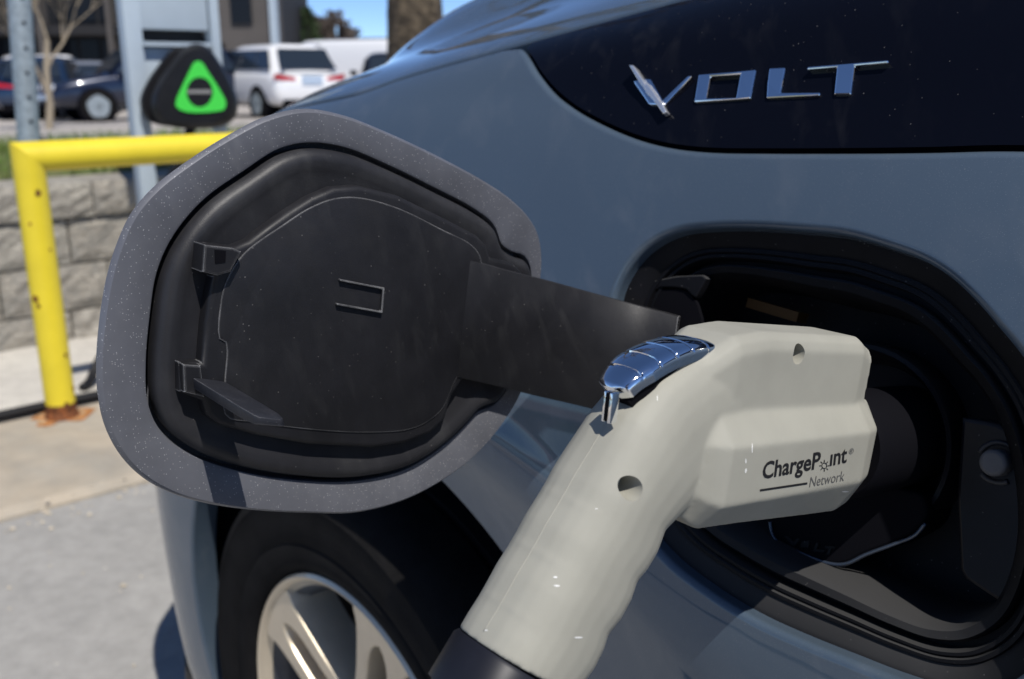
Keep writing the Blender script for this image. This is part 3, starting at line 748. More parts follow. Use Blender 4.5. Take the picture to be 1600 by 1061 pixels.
def metric_off(loop, d, closed=True):
    """offset a (f, v*SC) loop by d metres measured on the body; closed: d > 0 grows; open: d > 0 towards higher v"""
    n = len(loop); out = []; sg = (1 if area2(loop) > 0 else -1) if closed else 0
    for i, p in enumerate(loop):
        a = loop[(i-1) % n] if closed else loop[max(i-1, 0)]; b = loop[(i+1) % n] if closed else loop[min(i+1, n-1)]
        v = p.y/SC; k = (surf(p.x, v+.02)-surf(p.x, v-.02)).length/.04/SC
        t = Vector((b.x-a.x, (b.y-a.y)*k)); t.normalize(); nn = Vector((t.y, -t.x))
        if closed: nn *= sg
        elif nn.y < 0: nn = -nn
        out.append(Vector((p.x+nn.x*d, p.y+nn.y*d/k)))
    return out
def edge_strip(mb, loop, closed, toward, rad, depth, seg=5):
    """rolled edge along a (f, v*SC) loop, bending towards a point ('p', P) or along a direction ('d', v)"""
    n_ = len(loop); tot = 0
    for i in range(0, n_ if closed else n_-1, max(1, n_//40)):
        A = surf(loop[i].x, loop[i].y/SC); B = surf(loop[(i+1) % n_].x, loop[(i+1) % n_].y/SC)
        s = (B-A).cross(sn(loop[i].x, loop[i].y/SC)); tot += s.dot(toward[1]-A if toward[0] == 'p' else toward[1])
    toward = 1 if tot > 0 else -1
    n = len(loop); rings = []; norms = []
    P3 = [surf(p.x, p.y/SC) for p in loop]; NN = [sn(p.x, p.y/SC) for p in loop]
    for i in range(n):
        a = P3[(i-1) % n] if closed else P3[max(i-1, 0)]; b = P3[(i+1) % n] if closed else P3[min(i+1, n-1)]
        t = (b-a).normalized(); s = t.cross(NN[i]).normalized()*toward
        col = []; cn = []
        for k in range(seg+1):
            th = math.pi/2*k/seg
            col.append(P3[i]+s*rad*math.sin(th)-NN[i]*rad*(1-math.cos(th))); cn.append(NN[i]*math.cos(th)+s*math.sin(th))
        col.append(col[-1]-NN[i]*depth); cn.append(s)
        rings.append(col); norms.append(cn)
    k0 = len(mb.v); w = seg+2
    for c, q in zip(rings, norms):
        for p, nn in zip(c, q): mb.n[len(mb.v)] = nn; mb.v.append(p)
    for i in range(n if closed else n-1):
        for k in range(w-1):
            a = k0+i*w+k; b = k0+((i+1) % n)*w+k
            f_ = (a, b, b+1, a+1)
            # wind to agree with normals
            q = (mb.v[b]-mb.v[a]).cross(mb.v[a+1]-mb.v[a])
            mb.f.append(f_ if q.dot(mb.n[a]+mb.n[a+1]) > 0 else f_[::-1])
def patch(name, loops, m, parent, df=.014, dv=.14, strips=(), off=0, clear=.005):
    """curved sheet over the even-odd region bounded by loops (in f, v*SC)"""
    mb = MB(); allp = [p for lp in loops for p in lp]
    x0, x1 = min(p.x for p in allp), max(p.x for p in allp); y0, y1 = min(p.y for p in allp), max(p.y for p in allp)
    gx, gy = np.meshgrid(np.arange(x0+df/2, x1, df), np.arange(y0+dv*SC/2, y1, dv*SC)); gx = gx.ravel(); gy = gy.ravel()
    m_ = np.zeros(len(gx), bool)
    for lp in loops: m_ ^= inside_np(lp, gx, gy)
    gx, gy = gx[m_], gy[m_]; B = np.array([(p.x, p.y) for p in allp])
    keep = np.ones(len(gx), bool)
    for i in range(len(gx)):
        if np.min((B[:, 0]-gx[i])**2+(B[:, 1]-gy[i])**2) < clear**2: keep[i] = False
    v2, T = cdt(loops, list(zip(gx[keep], gy[keep])))
    for p in v2:
        n_ = sn(p.x, p.y/SC); mb.n[len(mb.v)] = n_; mb.v.append(surf(p.x, p.y/SC)+n_*off)
    for t in T:
        a, b, c = [mb.v[i] for i in t]; mb.f.append(t if (b-a).cross(c-a).dot(mb.n[t[0]]) > 0 else t[::-1])
    for lp, closed, tw, rad, depth in strips: edge_strip(mb, lp, closed, tw, rad, depth)
    return mb.obj(name, m, parent, fixn=False)

# hood gap and the black accent panel, traced on the body
gap_px = [(560, 145), (630, 121), (700, 100), (765, 82), (825, 65), (900, 44), (980, 22), (1058, 1)]
gap = [px2s(*p) for p in gap_px]
gap = sorted(gap, key=lambda p: -p.x)
print('gap', [(round(p.x,3), round(p.y,2)) for p in gap])
f_hi, v_hi = gap[0]; f_lo, v_lo = gap[-1]
gap = [Vector((1.6, v_hi)), Vector((1.3, v_hi)), Vector((f_hi+.2, v_hi))]+gap+[Vector((f_lo-.15, v_lo+.05)), Vector((f_lo-.4, v_lo+.08)), Vector((-.2, v_lo+.1)), Vector((-1.2, v_lo+.1))]
gapL = resample(catmull([s2(p) for p in gap], False, 8), 220, False)          # runs to the rear (f falls)
tip = s2(px2s(820, 67))
acc_px = [(831, 86), (846, 112), (868, 138), (900, 164), (950, 191), (1000, 211), (1050, 223), (1110, 229), (1200, 230.5), (1300, 230), (1450, 228), (1598, 225)]
acc = [s2(px2s(*p)) for p in acc_px]
acc += [Vector((acc[-1].x-.1, acc[-1].y)), Vector((-.3, acc[-1].y)), Vector((-1.2, acc[-1].y))]
accL = resample(catmull([tip]+acc, False, 8), 260, False)
GW = .0012; AW = .0018
def shift(L, d):  # open polyline shifted sideways in (f, v*SC)
    N_ = normals2(L, False); return [p+n*d for p, n in zip(L, N_)]
def below(L, d): # towards lower v
    s = shift(L, d); return s if s[len(s)//2].y < L[len(L)//2].y else shift(L, -d)
def above(L, d):
    s = shift(L, d); return s if s[len(s)//2].y > L[len(L)//2].y else shift(L, -d)
hoodL = metric_off(gapL, GW+.003, False)
fendgap = [p for p in metric_off(gapL, -(GW+.006), False) if p.x > tip.x+.006]
acclow = metric_off(accL, -(AW+.006), False); acclow = [p for p in acclow if p.x < tip.x+.002]
fend_top = fendgap+acclow            # front to rear
fend_top = resample(fend_top, 420, False)
# opening for the charge port, traced on the body
open_px = [(953, 600), (951, 545), (953, 500), (963, 452), (985, 412), (1015, 382), (1055, 362), (1110, 355), (1180, 354), (1250, 359), (1320, 366), (1390, 386), (1440, 405), (1480, 430), (1520, 467), (1560, 514), (1598, 562), (1640, 640), (1665, 740),
           (1670, 850), (1655, 950), (1615, 1035), (1550, 1080), (1480, 1084), (1400, 1061), (1320, 1030), (1240, 997), (1165, 961), (1100, 920), (1040, 872), (1000, 822), (972, 750), (958, 670)]
op = [s2(px2s(*p)) for p in open_px]
opL = resample(catmull(op, True, 10), 260)
# wheel arch
ACF, ACZ, AR = .735, .35, .428
def v_at(f, z):
    lo, hi = 0, 9
    for _ in range(30):
        m_ = (lo+hi)/2
        if rzv(f, m_)[1] < z: lo = m_
        else: hi = m_
    return lo
arch = []
for i in range(141):
    a = R_(-24+228*i/140); f = ACF+AR*math.cos(a)*(.875 if math.cos(a) > 0 else 1); z = ACZ+AR*math.sin(a)
    if z < .19: continue
    arch.append(s2((f, v_at(f, z))))
archL = [Vector((arch[0].x, 0))]+arch+[Vector((arch[-1].x, 0))]
dom = [Vector((1.6, 0))]+fend_top+[Vector((-1.2, 0))]
dom = [Vector((1.6, 0))]+fend_top+[Vector((-1.2, 0)), Vector((arch[-1].x, 0))]+arch[::-1]+[Vector((arch[0].x, 0))]
opO = metric_off(opL, .0048)
OPC = sum([surf(p.x, p.y/SC) for p in opL], Vector())/len(opL)
fender = patch('fender', [resample(dom, 1500), opO], M_paint, car,
               strips=[(fend_top, False, ('d', Z), .006, .010), (opO, True, ('p', OPC), .0048, .009), (arch, False, ('p', W(ACF, .42, ACZ)), .004, .03)])
hood_dom = hoodL+[Vector((-1.2, 12*SC)), Vector((1.6, 12*SC))]
hood = patch('hood', [resample(hood_dom, 900)], M_paint, car, df=.02, dv=.2, strips=[(hoodL, False, ('d', -Z), .003, .012)])
acc_top = [p for p in metric_off(gapL, -(GW+.0005), False) if p.x < tip.x-.004]; acc_bot = below(accL, -.0015)
acc_bot = [p for p in accL if p.x < tip.x-.004]
acc_dom = acc_top+acc_bot[::-1]
accent = patch('accent_panel', [resample(acc_dom, 500)], M_gloss, car, off=-.0012, strips=[])
mbk = MB()
# dark sheet under the gaps, its black stands in for their shade
def backing(loops, name, off):
    return patch(name, loops, M_black, car, df=.05, dv=.4, off=off, clear=.02)
rib = below(gapL, .02); rib2 = above(gapL, .02)
backing([resample(rib2+rib[::-1], 300)], 'gap_dark_sheet', -.011)
rib = below(accL, .02); rib2 = above(accL, .012)
backing([resample(rib2+rib[::-1], 300)], 'gap_dark_sheet', -.010)
hl = [(1.16, 6.1), (1.22, 7.4), (1.30, 8.0), (1.42, 8.2), (1.50, 7.9), (1.52, 6.6), (1.46, 6.0), (1.30, 5.8)]
hlL = resample(catmull([s2(p) for p in hl], True, 6), 90)
patch('headlight', [hlL], MATS['lamp_lens'], car, df=.02, off=.003, strips=[])
# the far half of the hood and the inner bulk that closes the body
mb = MB(); fl = [1.6, 1.5, 1.36, 1.2, 1.0, .75, .5, .25, -.2, -.7, -1.2]
mb.rings([[surf(f, 12)+D*(k*.15)+Z*(-.02*k*k*.4) for k in range(7)] for f in fl], False)
mb.obj('hood_far_side', M_paint, car, smooth=True)
mb = MB(); mb.box(W(-.2, 1.35, .62), 1.0, 1.45, .75, (F, D, Z)); mb.box(W(1.2, 1.35, .55), .3, 1.2, .6, (F, D, Z)); mb.obj('inner_bulk', M_black, car)
mb = MB(); mb.box(W(.2, 1.3, .22), 2.6, 1.5, .03, (F, D, Z)); mb.obj('floor_pan', M_black, car)
# air dam under the front bumper corner
mb = MB(); rr = [(1.19, .455), (1.26, .462), (1.33, .505), (1.42, .60), (1.5, .72), (1.57, .92), (1.6, 1.2)]
pts = catmull([W(f, r-.012, 0) for f, r in rr], False, 5)
mb.rings([[p+Z*.20, p+Z*.12-D*.006, p+Z*.115+D*.01, p+Z*.2+D*.03] for p in pts], True, True, True); mb.obj('air_dam', M_rubber, car, smooth=True, angle=50)

# badge letters on the accent panel
def accmap(x, y, h):
    p = px2s(x, y); return surf(p.x, p.y)+sn(p.x, p.y)*(h-.0012)
_g = {}
def amap(x, y, h):
    # bilinear plane through local samples keeps it cheap
    p = px2s(x, y); n_ = sn(p.x, p.y); return surf(p.x, p.y)+n_*(h-.0012+(max(0, (165-(y+.065*(x-1040)))/50*.0022) if h > .0009 else 0))
k1 = .2827; k2 = .3125
def c1(L): return V2([(700+x*k1, y*k1) for x, y in L])
def c2(L): return V2([(1100+x*k2, y*k2) for x, y in L])
letters = [
 [c1([(1032, 457), (1086, 441), (1130, 446), (1190, 556), (1338, 426), (1358, 427), (1202, 580), (1113, 580)])],
 [c1([(1395, 421), (1600, 404), (1713, 393), (1674, 546), (1362, 567)]), c1([(1459, 431), (1625, 419), (1594, 541), (1430, 547)])],
 [c2([(336, 350), (416, 346), (386, 466), (584, 464), (581, 479), (313, 494), (322, 420)])],
 [c2([(528, 342), (760, 323), (931, 309), (932, 322), (761, 338), (737, 473), (651, 475), (672, 346), (522, 357)])],
]
for loops in letters:
    mb = MB(); slab(mb, [resample(l, len(l)*1) if False else l for l in loops], amap, 0, .0017, .0, 1)
    o = mb.obj('letter', M_chrome, accent); weld(o)
    bm = bmesh.new(); bm.from_mesh(o.data); es = [e for e in bm.edges if len(e.link_faces) == 2 and e.calc_face_angle(0) > .7]
    bmesh.ops.bevel(bm, geom=es, offset=.0008, segments=2, profile=.5, affect='EDGES', clamp_overlap=True); bm.to_mesh(o.data); bm.free()
mb = MB()
for L in ([(1028, 384), (1052, 384), (1106, 466), (1124, 500), (1112, 524), (1096, 498), (1080, 478)], [(1106, 496), (1122, 474), (1146, 506), (1228, 634), (1204, 644), (1148, 566), (1112, 532)]):
    slab(mb, [resample(c1(L), 48)], amap, .0008, .0052, 1.5, 3, True, .0016)
o = mb.obj('lightning_bolt', mat('satin_chrome', (.92, .93, .95), rough=.32, metal=.85), accent); weld(o)

# ------------------------------------------------------------------ charge port housing
P3 = [surf(p.x, p.y/SC) for p in opL]
pc = sum(P3, Vector())/len(P3)
pn = sum((sn(p.x, p.y/SC) for p in opL), Vector()).normalized()
pu = (Z-pn*Z.dot(pn)).normalized(); pe = pu.cross(pn).normalized()      # pe: to the rear (right in the photo)
pe = pe if pe.dot(F) < 0 else -pe
port = None
def pp(x, y, d): return pc+pe*x+pu*y-pn*d
loc2 = [Vector(((p-pc).dot(pe), (p-pc).dot(pu))) for p in P3]
def d0(p): return -(p-pc).dot(pn)
D0 = [d0(p) for p in P3]
def shrink(t):
    out = []
    for q in loc2:
        L = q.length; out.append(q*(1-t/L))
    return out
prof_ = [(-.004, .010), (.000, .0105), (.004, .012), (.012, .0165), (.0128, .0150), (.0148, .0150), (.0156, .0178), (.0166, .0165), (.0184, .0165), (.0192, .0205), (.0196, .028), (.0228, .028), (.0232, .0215), (.0246, .0195), (.029, .021), (.0315, .025), (.0345, .045), (.037, .078)]
mb = MB(); rings = []
for t, d in prof_:
    q = shrink(t); w = max(0, 1-t/.03)
    rings.append([pp(p.x, p.y, d+D0[i]*w) for i, p in enumerate(q)])
mb.rings(rings, True, False, True)
port = mb.obj('charge_port', M_seal, car, smooth=True, angle=35)
# the polygon faces must look at the camera side
# socket tube and ring round the plug head
def pxp(x, y, d):    # pixel on the plane d below the body plane of the port
    P = on_plane(x, y, pc-pn*d, pn); return Vector(((P-pc).dot(pe), (P-pc).dot(pu)))
sc_ = pxp(1318, 690, .045)
def circ2(c, r, n=48, sx=1): return [Vector((c.x+r*sx*math.cos(2*math.pi*i/n), c.y+r*math.sin(2*math.pi*i/n))) for i in range(n)]
mb = MB(); mb.rings([[pp(p.x, p.y, d) for p in circ2(sc_, r)] for r, d in [(.058, .0785), (.058, .056), (.0565, .053), (.054, .053), (.052, .056), (.046, .0775)]], True); mb.obj('socket_ring', M_port, port, smooth=True, angle=40)
iax = (D*math.cos(R_(10.8))-Z*math.sin(R_(10.8))); ix = F.cross(iax).normalized()
ic = W(.24, .33, .895)+iax*.094+ix*(-.012 if ix.z > 0 else .012)
mb = MB(); mb.rings([[ic+iax*t+(F*math.cos(2*math.pi*j/40)+ix*math.sin(2*math.pi*j/40))*r for j in range(40)] for r, t in [(.020, .012), (.0215, .006), (.0270, .005), (.0285, .007), (.0285, .09)]], True)
mb.obj('inlet', M_black, port, smooth=True, angle=40)
# name plate under the socket with raised letters
plate = V2([pxp(x, y, .048) for x, y in [(1203, 800), (1204, 826), (1214, 848), (1255, 866), (1298, 881), (1322, 881), (1352, 866), (1395, 850), (1438, 826), (1452, 800), (1440, 770), (1220, 770)]])
plate = resample(catmull(plate, True, 5), 80)
mb = MB(); slab(mb, [plate], lambda x, y, h: pp(x, y, .048-h), -.03, .003, .002, 3); mb.obj('name_plate', M_black, port, smooth=True, angle=50)
mb = MB(); mb.tube(catmull([pp(*(lambda q: (q.x, q.y))(pxp(x, y, .044)), .044) for x, y in [(1203, 815), (1206, 832), (1216, 848), (1255, 866), (1298, 881), (1322, 881), (1352, 867), (1395, 851), (1430, 836), (1446, 818)]], False, 6), .0011, 10); mb.obj('plate_rim', mat('plate_rim_gloss', (.03, .04, .06), rough=.08, coat=1, spec=.6), port, smooth=True)
mb = MB()
def bl_(pts): return V2([pxp(x, y, .045) for x, y in pts])
for L in ([(1226, 838), (1232, 838), (1240, 847), (1246, 841), (1251, 843), (1241, 854)],
          [(1254, 846), (1266, 845), (1264, 855), (1251, 856)], [(1276, 848), (1280, 848), (1277, 858), (1290, 860), (1288, 863), (1271, 861)], [(1290, 853), (1306, 854), (1305, 857), (1300, 857), (1297, 866), (1292, 866), (1296, 857), (1290, 856)]):
    slab(mb, [bl_(L)], lambda x, y, h: pp(x, y, .045-h), -.001, .0008)
mb.obj('embossed_lettering', M_seal, port)['kind'] = 'stuff'
# clip stud on the panel at the right
ppl = V2([pxp(x, y, .030) for x, y in [(1502, 652), (1556, 661), (1620, 690), (1650, 780), (1640, 880), (1590, 960), (1500, 900), (1494, 780)]])
mb = MB(); slab(mb, [resample(ppl, 40)], lambda x, y, h: pp(x, y, .030-h), -.03, .0, .002, 2); mb.obj('side_panel', M_port, port, smooth=True, angle=45)
sc2 = pxp(1556, 723, .026)
mb = MB(); slab(mb, [circ2(sc2, .0066, 28)], lambda x, y, h: pp(x, y, .030-h), -.002, .009, .002, 3); mb.obj('clip_stud', mat('lit_stud_plastic', (.10, .10, .105), rough=.5, var=.2, vscale=60), port, smooth=True, angle=40)  # stud colour lightened in place of sunlight that misses it
mb = MB()
for a0, a1 in ((.9, 2.9), (4.0, 5.4)):
    mb.tube([pp(sc2.x+.0098*math.cos(a), sc2.y+.0098*math.sin(a), .0295) for a in np.linspace(a0, a1, 12)], .0014, 8)
mb.obj('clip_ring', M_plastic2, port, smooth=True)
# gold reflection deep at the top, made as a bronze strip, hinge pocket at the left top
a, b = [pp(*pxp(x, y, .05), .05) for x, y in ((1175, 474), (1254, 497))]
mb = MB(); mb.box((a+b)/2, (b-a).length, .012, .006, ((b-a).normalized(), pn, (b-a).normalized().cross(pn))); mb.obj('gold_reflection', M_brass, port)
hp_ = V2([pxp(x, y, .016) for x, y in [(1008, 466), (1030, 452), (1055, 452), (1075, 455), (1088, 472), (1096, 500), (1096, 620), (1005, 620)]])
mb = MB(); slab(mb, [resample(hp_, 50)], lambda x, y, h: pp(x, y, .017-h), -.002, .001, 0); mb.obj('hinge_pocket', M_black, port)
hl_ = V2([pxp(x, y, .014) for x, y in [(985, 470), (1010, 440), (1055, 431), (1096, 429), (1104, 434), (1094, 452), (1086, 466), (1080, 462), (1070, 452), (1055, 449), (1030, 449), (1006, 464), (992, 490)]])
mb = MB(); slab(mb, [resample(hl_, 60)], lambda x, y, h: pp(x, y, .016-h), -.004, .0015, .001, 2); mb.obj('hinge_cover', M_seal, port, smooth=True, angle=45)

# wheel arch liner
mb = MB(); rings = []
for dr, rad in ((.016, .434), (.03, .44), (.26, .44)):
    rings.append([W(ACF+rad*math.cos(R_(a))*(.90 if math.cos(R_(a)) > 0 else 1), .43+dr, ACZ+rad*math.sin(R_(a))) for a in range(-25, 206, 5)])
mb.rings(rings, False); mb.obj('arch_liner', M_black, car, smooth=True)
mb = MB(); mb.add([W(ACF+.475*math.cos(R_(a)), .69, ACZ+.45*math.sin(R_(a))) for a in range(0, 360, 8)], [tuple(range(45))]); mb.obj('arch_back', M_black, car)

# ------------------------------------------------------------------ wheel
WF, WR, WZ = .762, .437, .33
wheel = bpy.data.objects.new('wheel', None); COL.objects.link(wheel); wheel.parent = car; wheel.location = W(WF, WR, WZ)-car.location; wheel.empty_display_size = .1
def wp(rad, a, depth): return W(WF+rad*math.cos(a), WR+depth, WZ+rad*math.sin(a))
mb = MB(); n = 96; rings = []
for rad, dep in [(.216, .012), (.222, -.002), (.232, -.006), (.25, -.009), (.252, -.0075), (.262, -.0115), (.28, -.013), (.297, -.011), (.300, -.0125), (.310, -.008), (.320, .004), (.3265, .02), (.328, .04), (.328, .058), (.323, .06), (.323, .066), (.3285, .068), (.33, .10), (.324, .102), (.324, .109), (.33, .111), (.329, .17), (.315, .20), (.22, .21)]:
    rings.append([wp(rad, 2*math.pi*j/n, dep) for j in range(n)])
mb.rings(rings, True); mb.obj('tyre', M_tyre, wheel, smooth=True, angle=50)
mb = MB(); rings = [[wp(rad, 2*math.pi*j/n, dep) for j in range(n)] for rad, dep in [(.2165, .015), (.2165, .001), (.213, -.002), (.209, .0), (.206, .006), (.200, .012)]]
mb.rings(rings, True); mb.obj('rim', M_rim, wheel, smooth=True, angle=40)
M_barrel = mat('shaded_wheel_barrel', (.09, .095, .11), rough=.4, metal=.5, var=.2, vscale=20)  # darker than the rim: shade between the spokes painted in
mb = MB(); mb.rings([[wp(rad, 2*math.pi*j/n, dep) for j in range(n)] for rad, dep in [(.200, .0125), (.194, .02), (.190, .03), (.188, .15), (.205, .19)]], True); mb.obj('rim_barrel', M_barrel, wheel, smooth=True, angle=40)
mb = MB(); mb.rings([[wp(rad, 2*math.pi*j/48, dep) for j in range(48)] for rad, dep in [(.15, .10), (.15, .09), (.07, .09), (.07, .07), (.0, .07)]], True); mb.obj('brake_disc', M_barrel, wheel, smooth=True, angle=40)
mb = MB(); mb.rings([[wp(rad, 2*math.pi*j/48, .14) for j in range(48)] for rad in (.19, .01)], True); mb.obj('backing_plate', M_black, wheel)
# five spokes, each with a triangular window near the rim
SPO = None
for k in range(5):
    th = R_(107+72*k)
    def sp_(x, y, dep):   # x across, y outward
        d = Vector((math.cos(th), math.sin(th))); e = Vector((-d.y, d.x)); q = d*y+e*x
        return W(WF+q.x, WR+dep, WZ+q.y)
    outl_ = V2([(-.052, .198), (-.026, .206), (0, .2085), (.026, .206), (.052, .198), (.044, .178), (.039, .12), (.036, .05), (.012, .035), (-.012, .035), (-.036, .05), (-.039, .12), (-.044, .178)])
    win = V2([(0, .182), (-.013, .166), (-.017, .12), (-.015, .065), (0, .055), (.015, .065), (.017, .12), (.013, .166)])
    mb = MB()
    slab(mb, [resample(catmull(outl_, True, 4), 60), resample(catmull(win, True, 3), 30)], lambda x, y, h: sp_(x, y, .012+.022*(1-min(y/.2, 1))*.8-h), -.045, .008, .003, 2)
    mb.obj('spoke', M_rim, wheel, smooth=True, angle=40)
mb = MB(); mb.rings([[wp(rad, 2*math.pi*j/32, dep) for j in range(32)] for rad, dep in [(.06, .05), (.06, .018), (.055, .012), (.034, .010), (.032, .004), (.0005, .002)]], True); mb.obj('hub_cap', M_rim, wheel, smooth=True, angle=40)

# ------------------------------------------------------------------ charging flap, swung open at right angles to the car
FL = .42
def fpx(L, h=0): return V2([(lambda P: (P.dot(D), P.z))(on_f(x, y, FL-h)) for x, y in L])
def fm(x, y, h): return W(FL-h, x, y)
out_px = [(480, 170), (540, 180), (600, 203), (680, 240), (760, 283), (800, 310), (828, 338), (843, 365), (849, 400), (846, 450), (838, 520), (822, 600), (800, 645), (755, 703), (700, 748), (635, 783), (560, 803), (480, 804), (390, 799), (320, 788), (270, 773),
          (225, 748), (190, 712), (166, 665), (155, 610), (154, 560), (159, 500), (170, 435), (185, 385), (208, 335), (245, 292), (300, 250), (360, 212), (420, 182)]
outF = resample(catmull(fpx(out_px), True, 8), 200)
A_px = [(490, 233), (545, 240), (610, 266), (680, 300), (745, 334), (775, 358), (787, 388), (806, 402), (824, 408), (832, 425), (830, 480), (818, 560), (800, 600), (780, 628), (752, 640), (738, 655), (700, 692), (640, 730), (560, 748), (470, 746), (380, 731), (310, 706), (266, 672), (247, 630), (244, 570), (251, 490), (261, 430), (284, 378), (330, 322), (395, 275), (445, 243)]
A_out = resample(catmull(fpx(A_px, .004), True, 8), 180)
flap = bpy.data.objects.new('charge_door', None); COL.objects.link(flap); flap.parent = car; flap.location = W(FL, .41, .93)-car.location; flap.empty_display_size = .05
# painted shell with a hollow for the inner panel
def fm_shell(x, y, h):    # outer skin bows away from the camera
    return W(FL-h, x, y)
mb = MB()
R0 = outF; hole = offset2(A_out, .0025)
rs = []
for ins, h in [(.03, -.016), (.012, -.0125), (.004, -.0085), (.001, -.0055), (0, -.003), (.0006, -.0012), (.0018, 0)]:
    q = offset2(R0, -ins) if ins else R0; rs.append([fm(p.x, p.y, h) for p in q])
mb.rings(rs, True, True, False)
lastF = offset2(R0, -.0018)
# hem with a shallow dish towards the hollow
hr_ = [[fm(p.x, p.y, h) for p in offset2(A_out, d)] for d, h in [(.0042, .0), (.003, -.0006), (.0025, -.003), (.0025, -.006)]]
mb.rings(hr_, True)
v2, T = cdt([lastF, offset2(A_out, .0042)]); mb.add([fm(p.x, p.y, 0) for p in v2], T)
shell = weld(mb.obj('door_shell', M_hem, flap)); shell.data.polygons.foreach_set('use_smooth', [True]*len(shell.data.polygons)); shell.data.set_sharp_from_angle(angle=R_(40))
# inner panel: rounded slab, raised ridge, flat centre
mb = MB(); rs = []
for ins, h in [(0, -.006), (0, .0005), (.001, .003), (.0032, .0048), (.006, .0052), (.010, .0042), (.0135, .003)]:
    q = offset2(A_out, -ins) if ins else A_out; rs.append([fm(p.x, p.y, h) for p in q])
mb.rings(rs, True)
v2, T = cdt([offset2(A_out, -.0135)]); mb.add([fm(p.x, p.y, .003) for p in v2], T)
inner = weld(mb.obj('inner_panel', M_plastic2, flap)); inner.data.polygons.foreach_set('use_smooth', [True]*len(inner.data.polygons)); inner.data.set_sharp_from_angle(angle=R_(50))
B_px = [(322, 380), (366, 385), (388, 376), (415, 355), (450, 330), (485, 308), (520, 293), (560, 290), (620, 305), (700, 344), (745, 368), (758, 382), (765, 402), (800, 410), (815, 425), (812, 500), (800, 575), (778, 592), (745, 590), (722, 592), (705, 618), (694, 655), (672, 676), (630, 692), (580, 699), (480, 694), (400, 680), (340, 663), (322, 648), (316, 626), (280, 612), (279, 566), (314, 566), (319, 505), (325, 465), (332, 432), (314, 425)]
Bp = fpx(B_px, .009)
mb = MB(); slab(mb, [Bp], fm, .002, .0105, .0028, 4); pnl = weld(mb.obj('raised_panel', M_plastic, flap)); pnl.data.polygons.foreach_set('use_smooth', [True]*len(pnl.data.polygons)); pnl.data.set_sharp_from_angle(angle=R_(50))
C_px = [(380, 396), (440, 352), (480, 326), (520, 310), (560, 308), (620, 324), (690, 358), (740, 385), (752, 408), (745, 480), (735, 560), (712, 592), (690, 640), (650, 668), (580, 676), (480, 671), (400, 660), (352, 650), (350, 600), (352, 535), (342, 530), (343, 480), (352, 440)]
mb = MB(); slab(mb, [resample(catmull(fpx(C_px, .0108), True, 5), 120)], fm, .009, .0114, .0008, 2); ctr = weld(mb.obj('centre_plate', M_plastic, flap)); ctr.data.polygons.foreach_set('use_smooth', [True]*len(ctr.data.polygons)); ctr.data.set_sharp_from_angle(angle=R_(35))
# socket block at upper left
blk = fpx([(316, 381), (360, 386), (374, 392), (357, 424), (336, 430), (313, 424)], .014)
mb = MB(); slab(mb, [blk], fm, .004, .0165, .001, 2); mb.obj('socket_block', M_plastic, flap)
blk = fpx([(335, 390), (353, 392), (352, 410), (336, 412)], .0166); mb = MB(); slab(mb, [blk], fm, .016, .0168); mb.obj('socket_hole', M_black, flap)
# thin U-shaped rib
mb = MB(); U = [on_f(x, y, FL-.0118) for x, y in [(530, 437), (597, 450), (594, 487), (525, 474.5)]]
for a, b in zip(U, U[1:]):
    t = (b-a).normalized(); mb.box((a+b)/2, (b-a).length+.0006, .0009, .0034, (t, t.cross(F), F))
mb.obj('clip_rib', M_plastic2, flap, bevel=.0003)
# latch hook
q = [on_f(x, y, FL-.011) for x, y in [(298, 588), (352, 596), (355, 612), (300, 606)]]
LL = .060; tipd = -F*LL-Z*.0015
mb = MB(); rs = []
for t in (0, .5, .86, .97, 1.0):
    c_ = (q[0]+q[1]+q[2]+q[3])/4
    k = {0: 1, .5: 1, .86: .98, .97: .84, 1.0: .62}[t]
    rs.append([c_+(p-c_)*k+tipd*t for p in q])
mb.rings(rs, True, True, True); mb.obj('latch', M_boot, flap, bevel=.0012, smooth=True, angle=40)
q2 = [p for p in fpx([(284, 568), (312, 570), (318, 620), (286, 612)], .012)]
mb = MB(); slab(mb, [q2], fm, .006, .0135, .001, 2); mb.obj('latch_socket', M_plastic, flap)

# gooseneck arm
al = R_(15); oh = Vector((0, 0, 1))
top = [(716, 399), (735, 405), (800, 423.5), (860, 439), (930, 458.5), (1000, 478), (1060, 495)]
bot = [(698, 586), (715, 590), (775, 603), (835, 618), (900, 633), (968, 650), (1035, 668)]
planes = [(FL-.0108), (FL-.0114), (FL-.0122), (FL-.0140), (FL-.021), (FL-.036), (FL-.058)]
tp = catmull([on_f(x, y, f) for (x, y), f in zip(top, planes)], False, 6); bt = catmull([on_f(x, y, f) for (x, y), f in zip(bot, planes)], False, 6)
mb = MB(); rs = []
for i, (a, b) in enumerate(zip(tp, bt)):
    ta = (tp[min(i+1, len(tp)-1)]-tp[max(i-1, 0)]).normalized(); up = (a-b).normalized(); nn = ta.cross(up).normalized()
    if nn.dot(F) > 0: nn = -nn
    th = .0045; e = .0007
    rs.append([b-nn*th, b-nn*e-up*0, b+up*e, a-up*e, a-nn*e, a-nn*th])
mb.rings(rs, True, True, True); M_arm = mat('arm_plastic', (.021, .0225, .029), rough=.5, spec=.4, var=.12, vscale=30, flakes=(1300, .90, (.085, .087, .10)), streaks=((.07, .07, .08), .4, (.1, .42, .2), 7, 110), bump=.2, bscale=1500, bdist=.0003, wear=(.0008, (.2, .2, .21)))
mb.obj('hinge_arm', M_plastic, flap, smooth=True, angle=50)
flap.children[[c.name.startswith('latch') and not c.name.startswith('latch_s') for c in flap.children].index(True)].data.materials[0] = M_arm
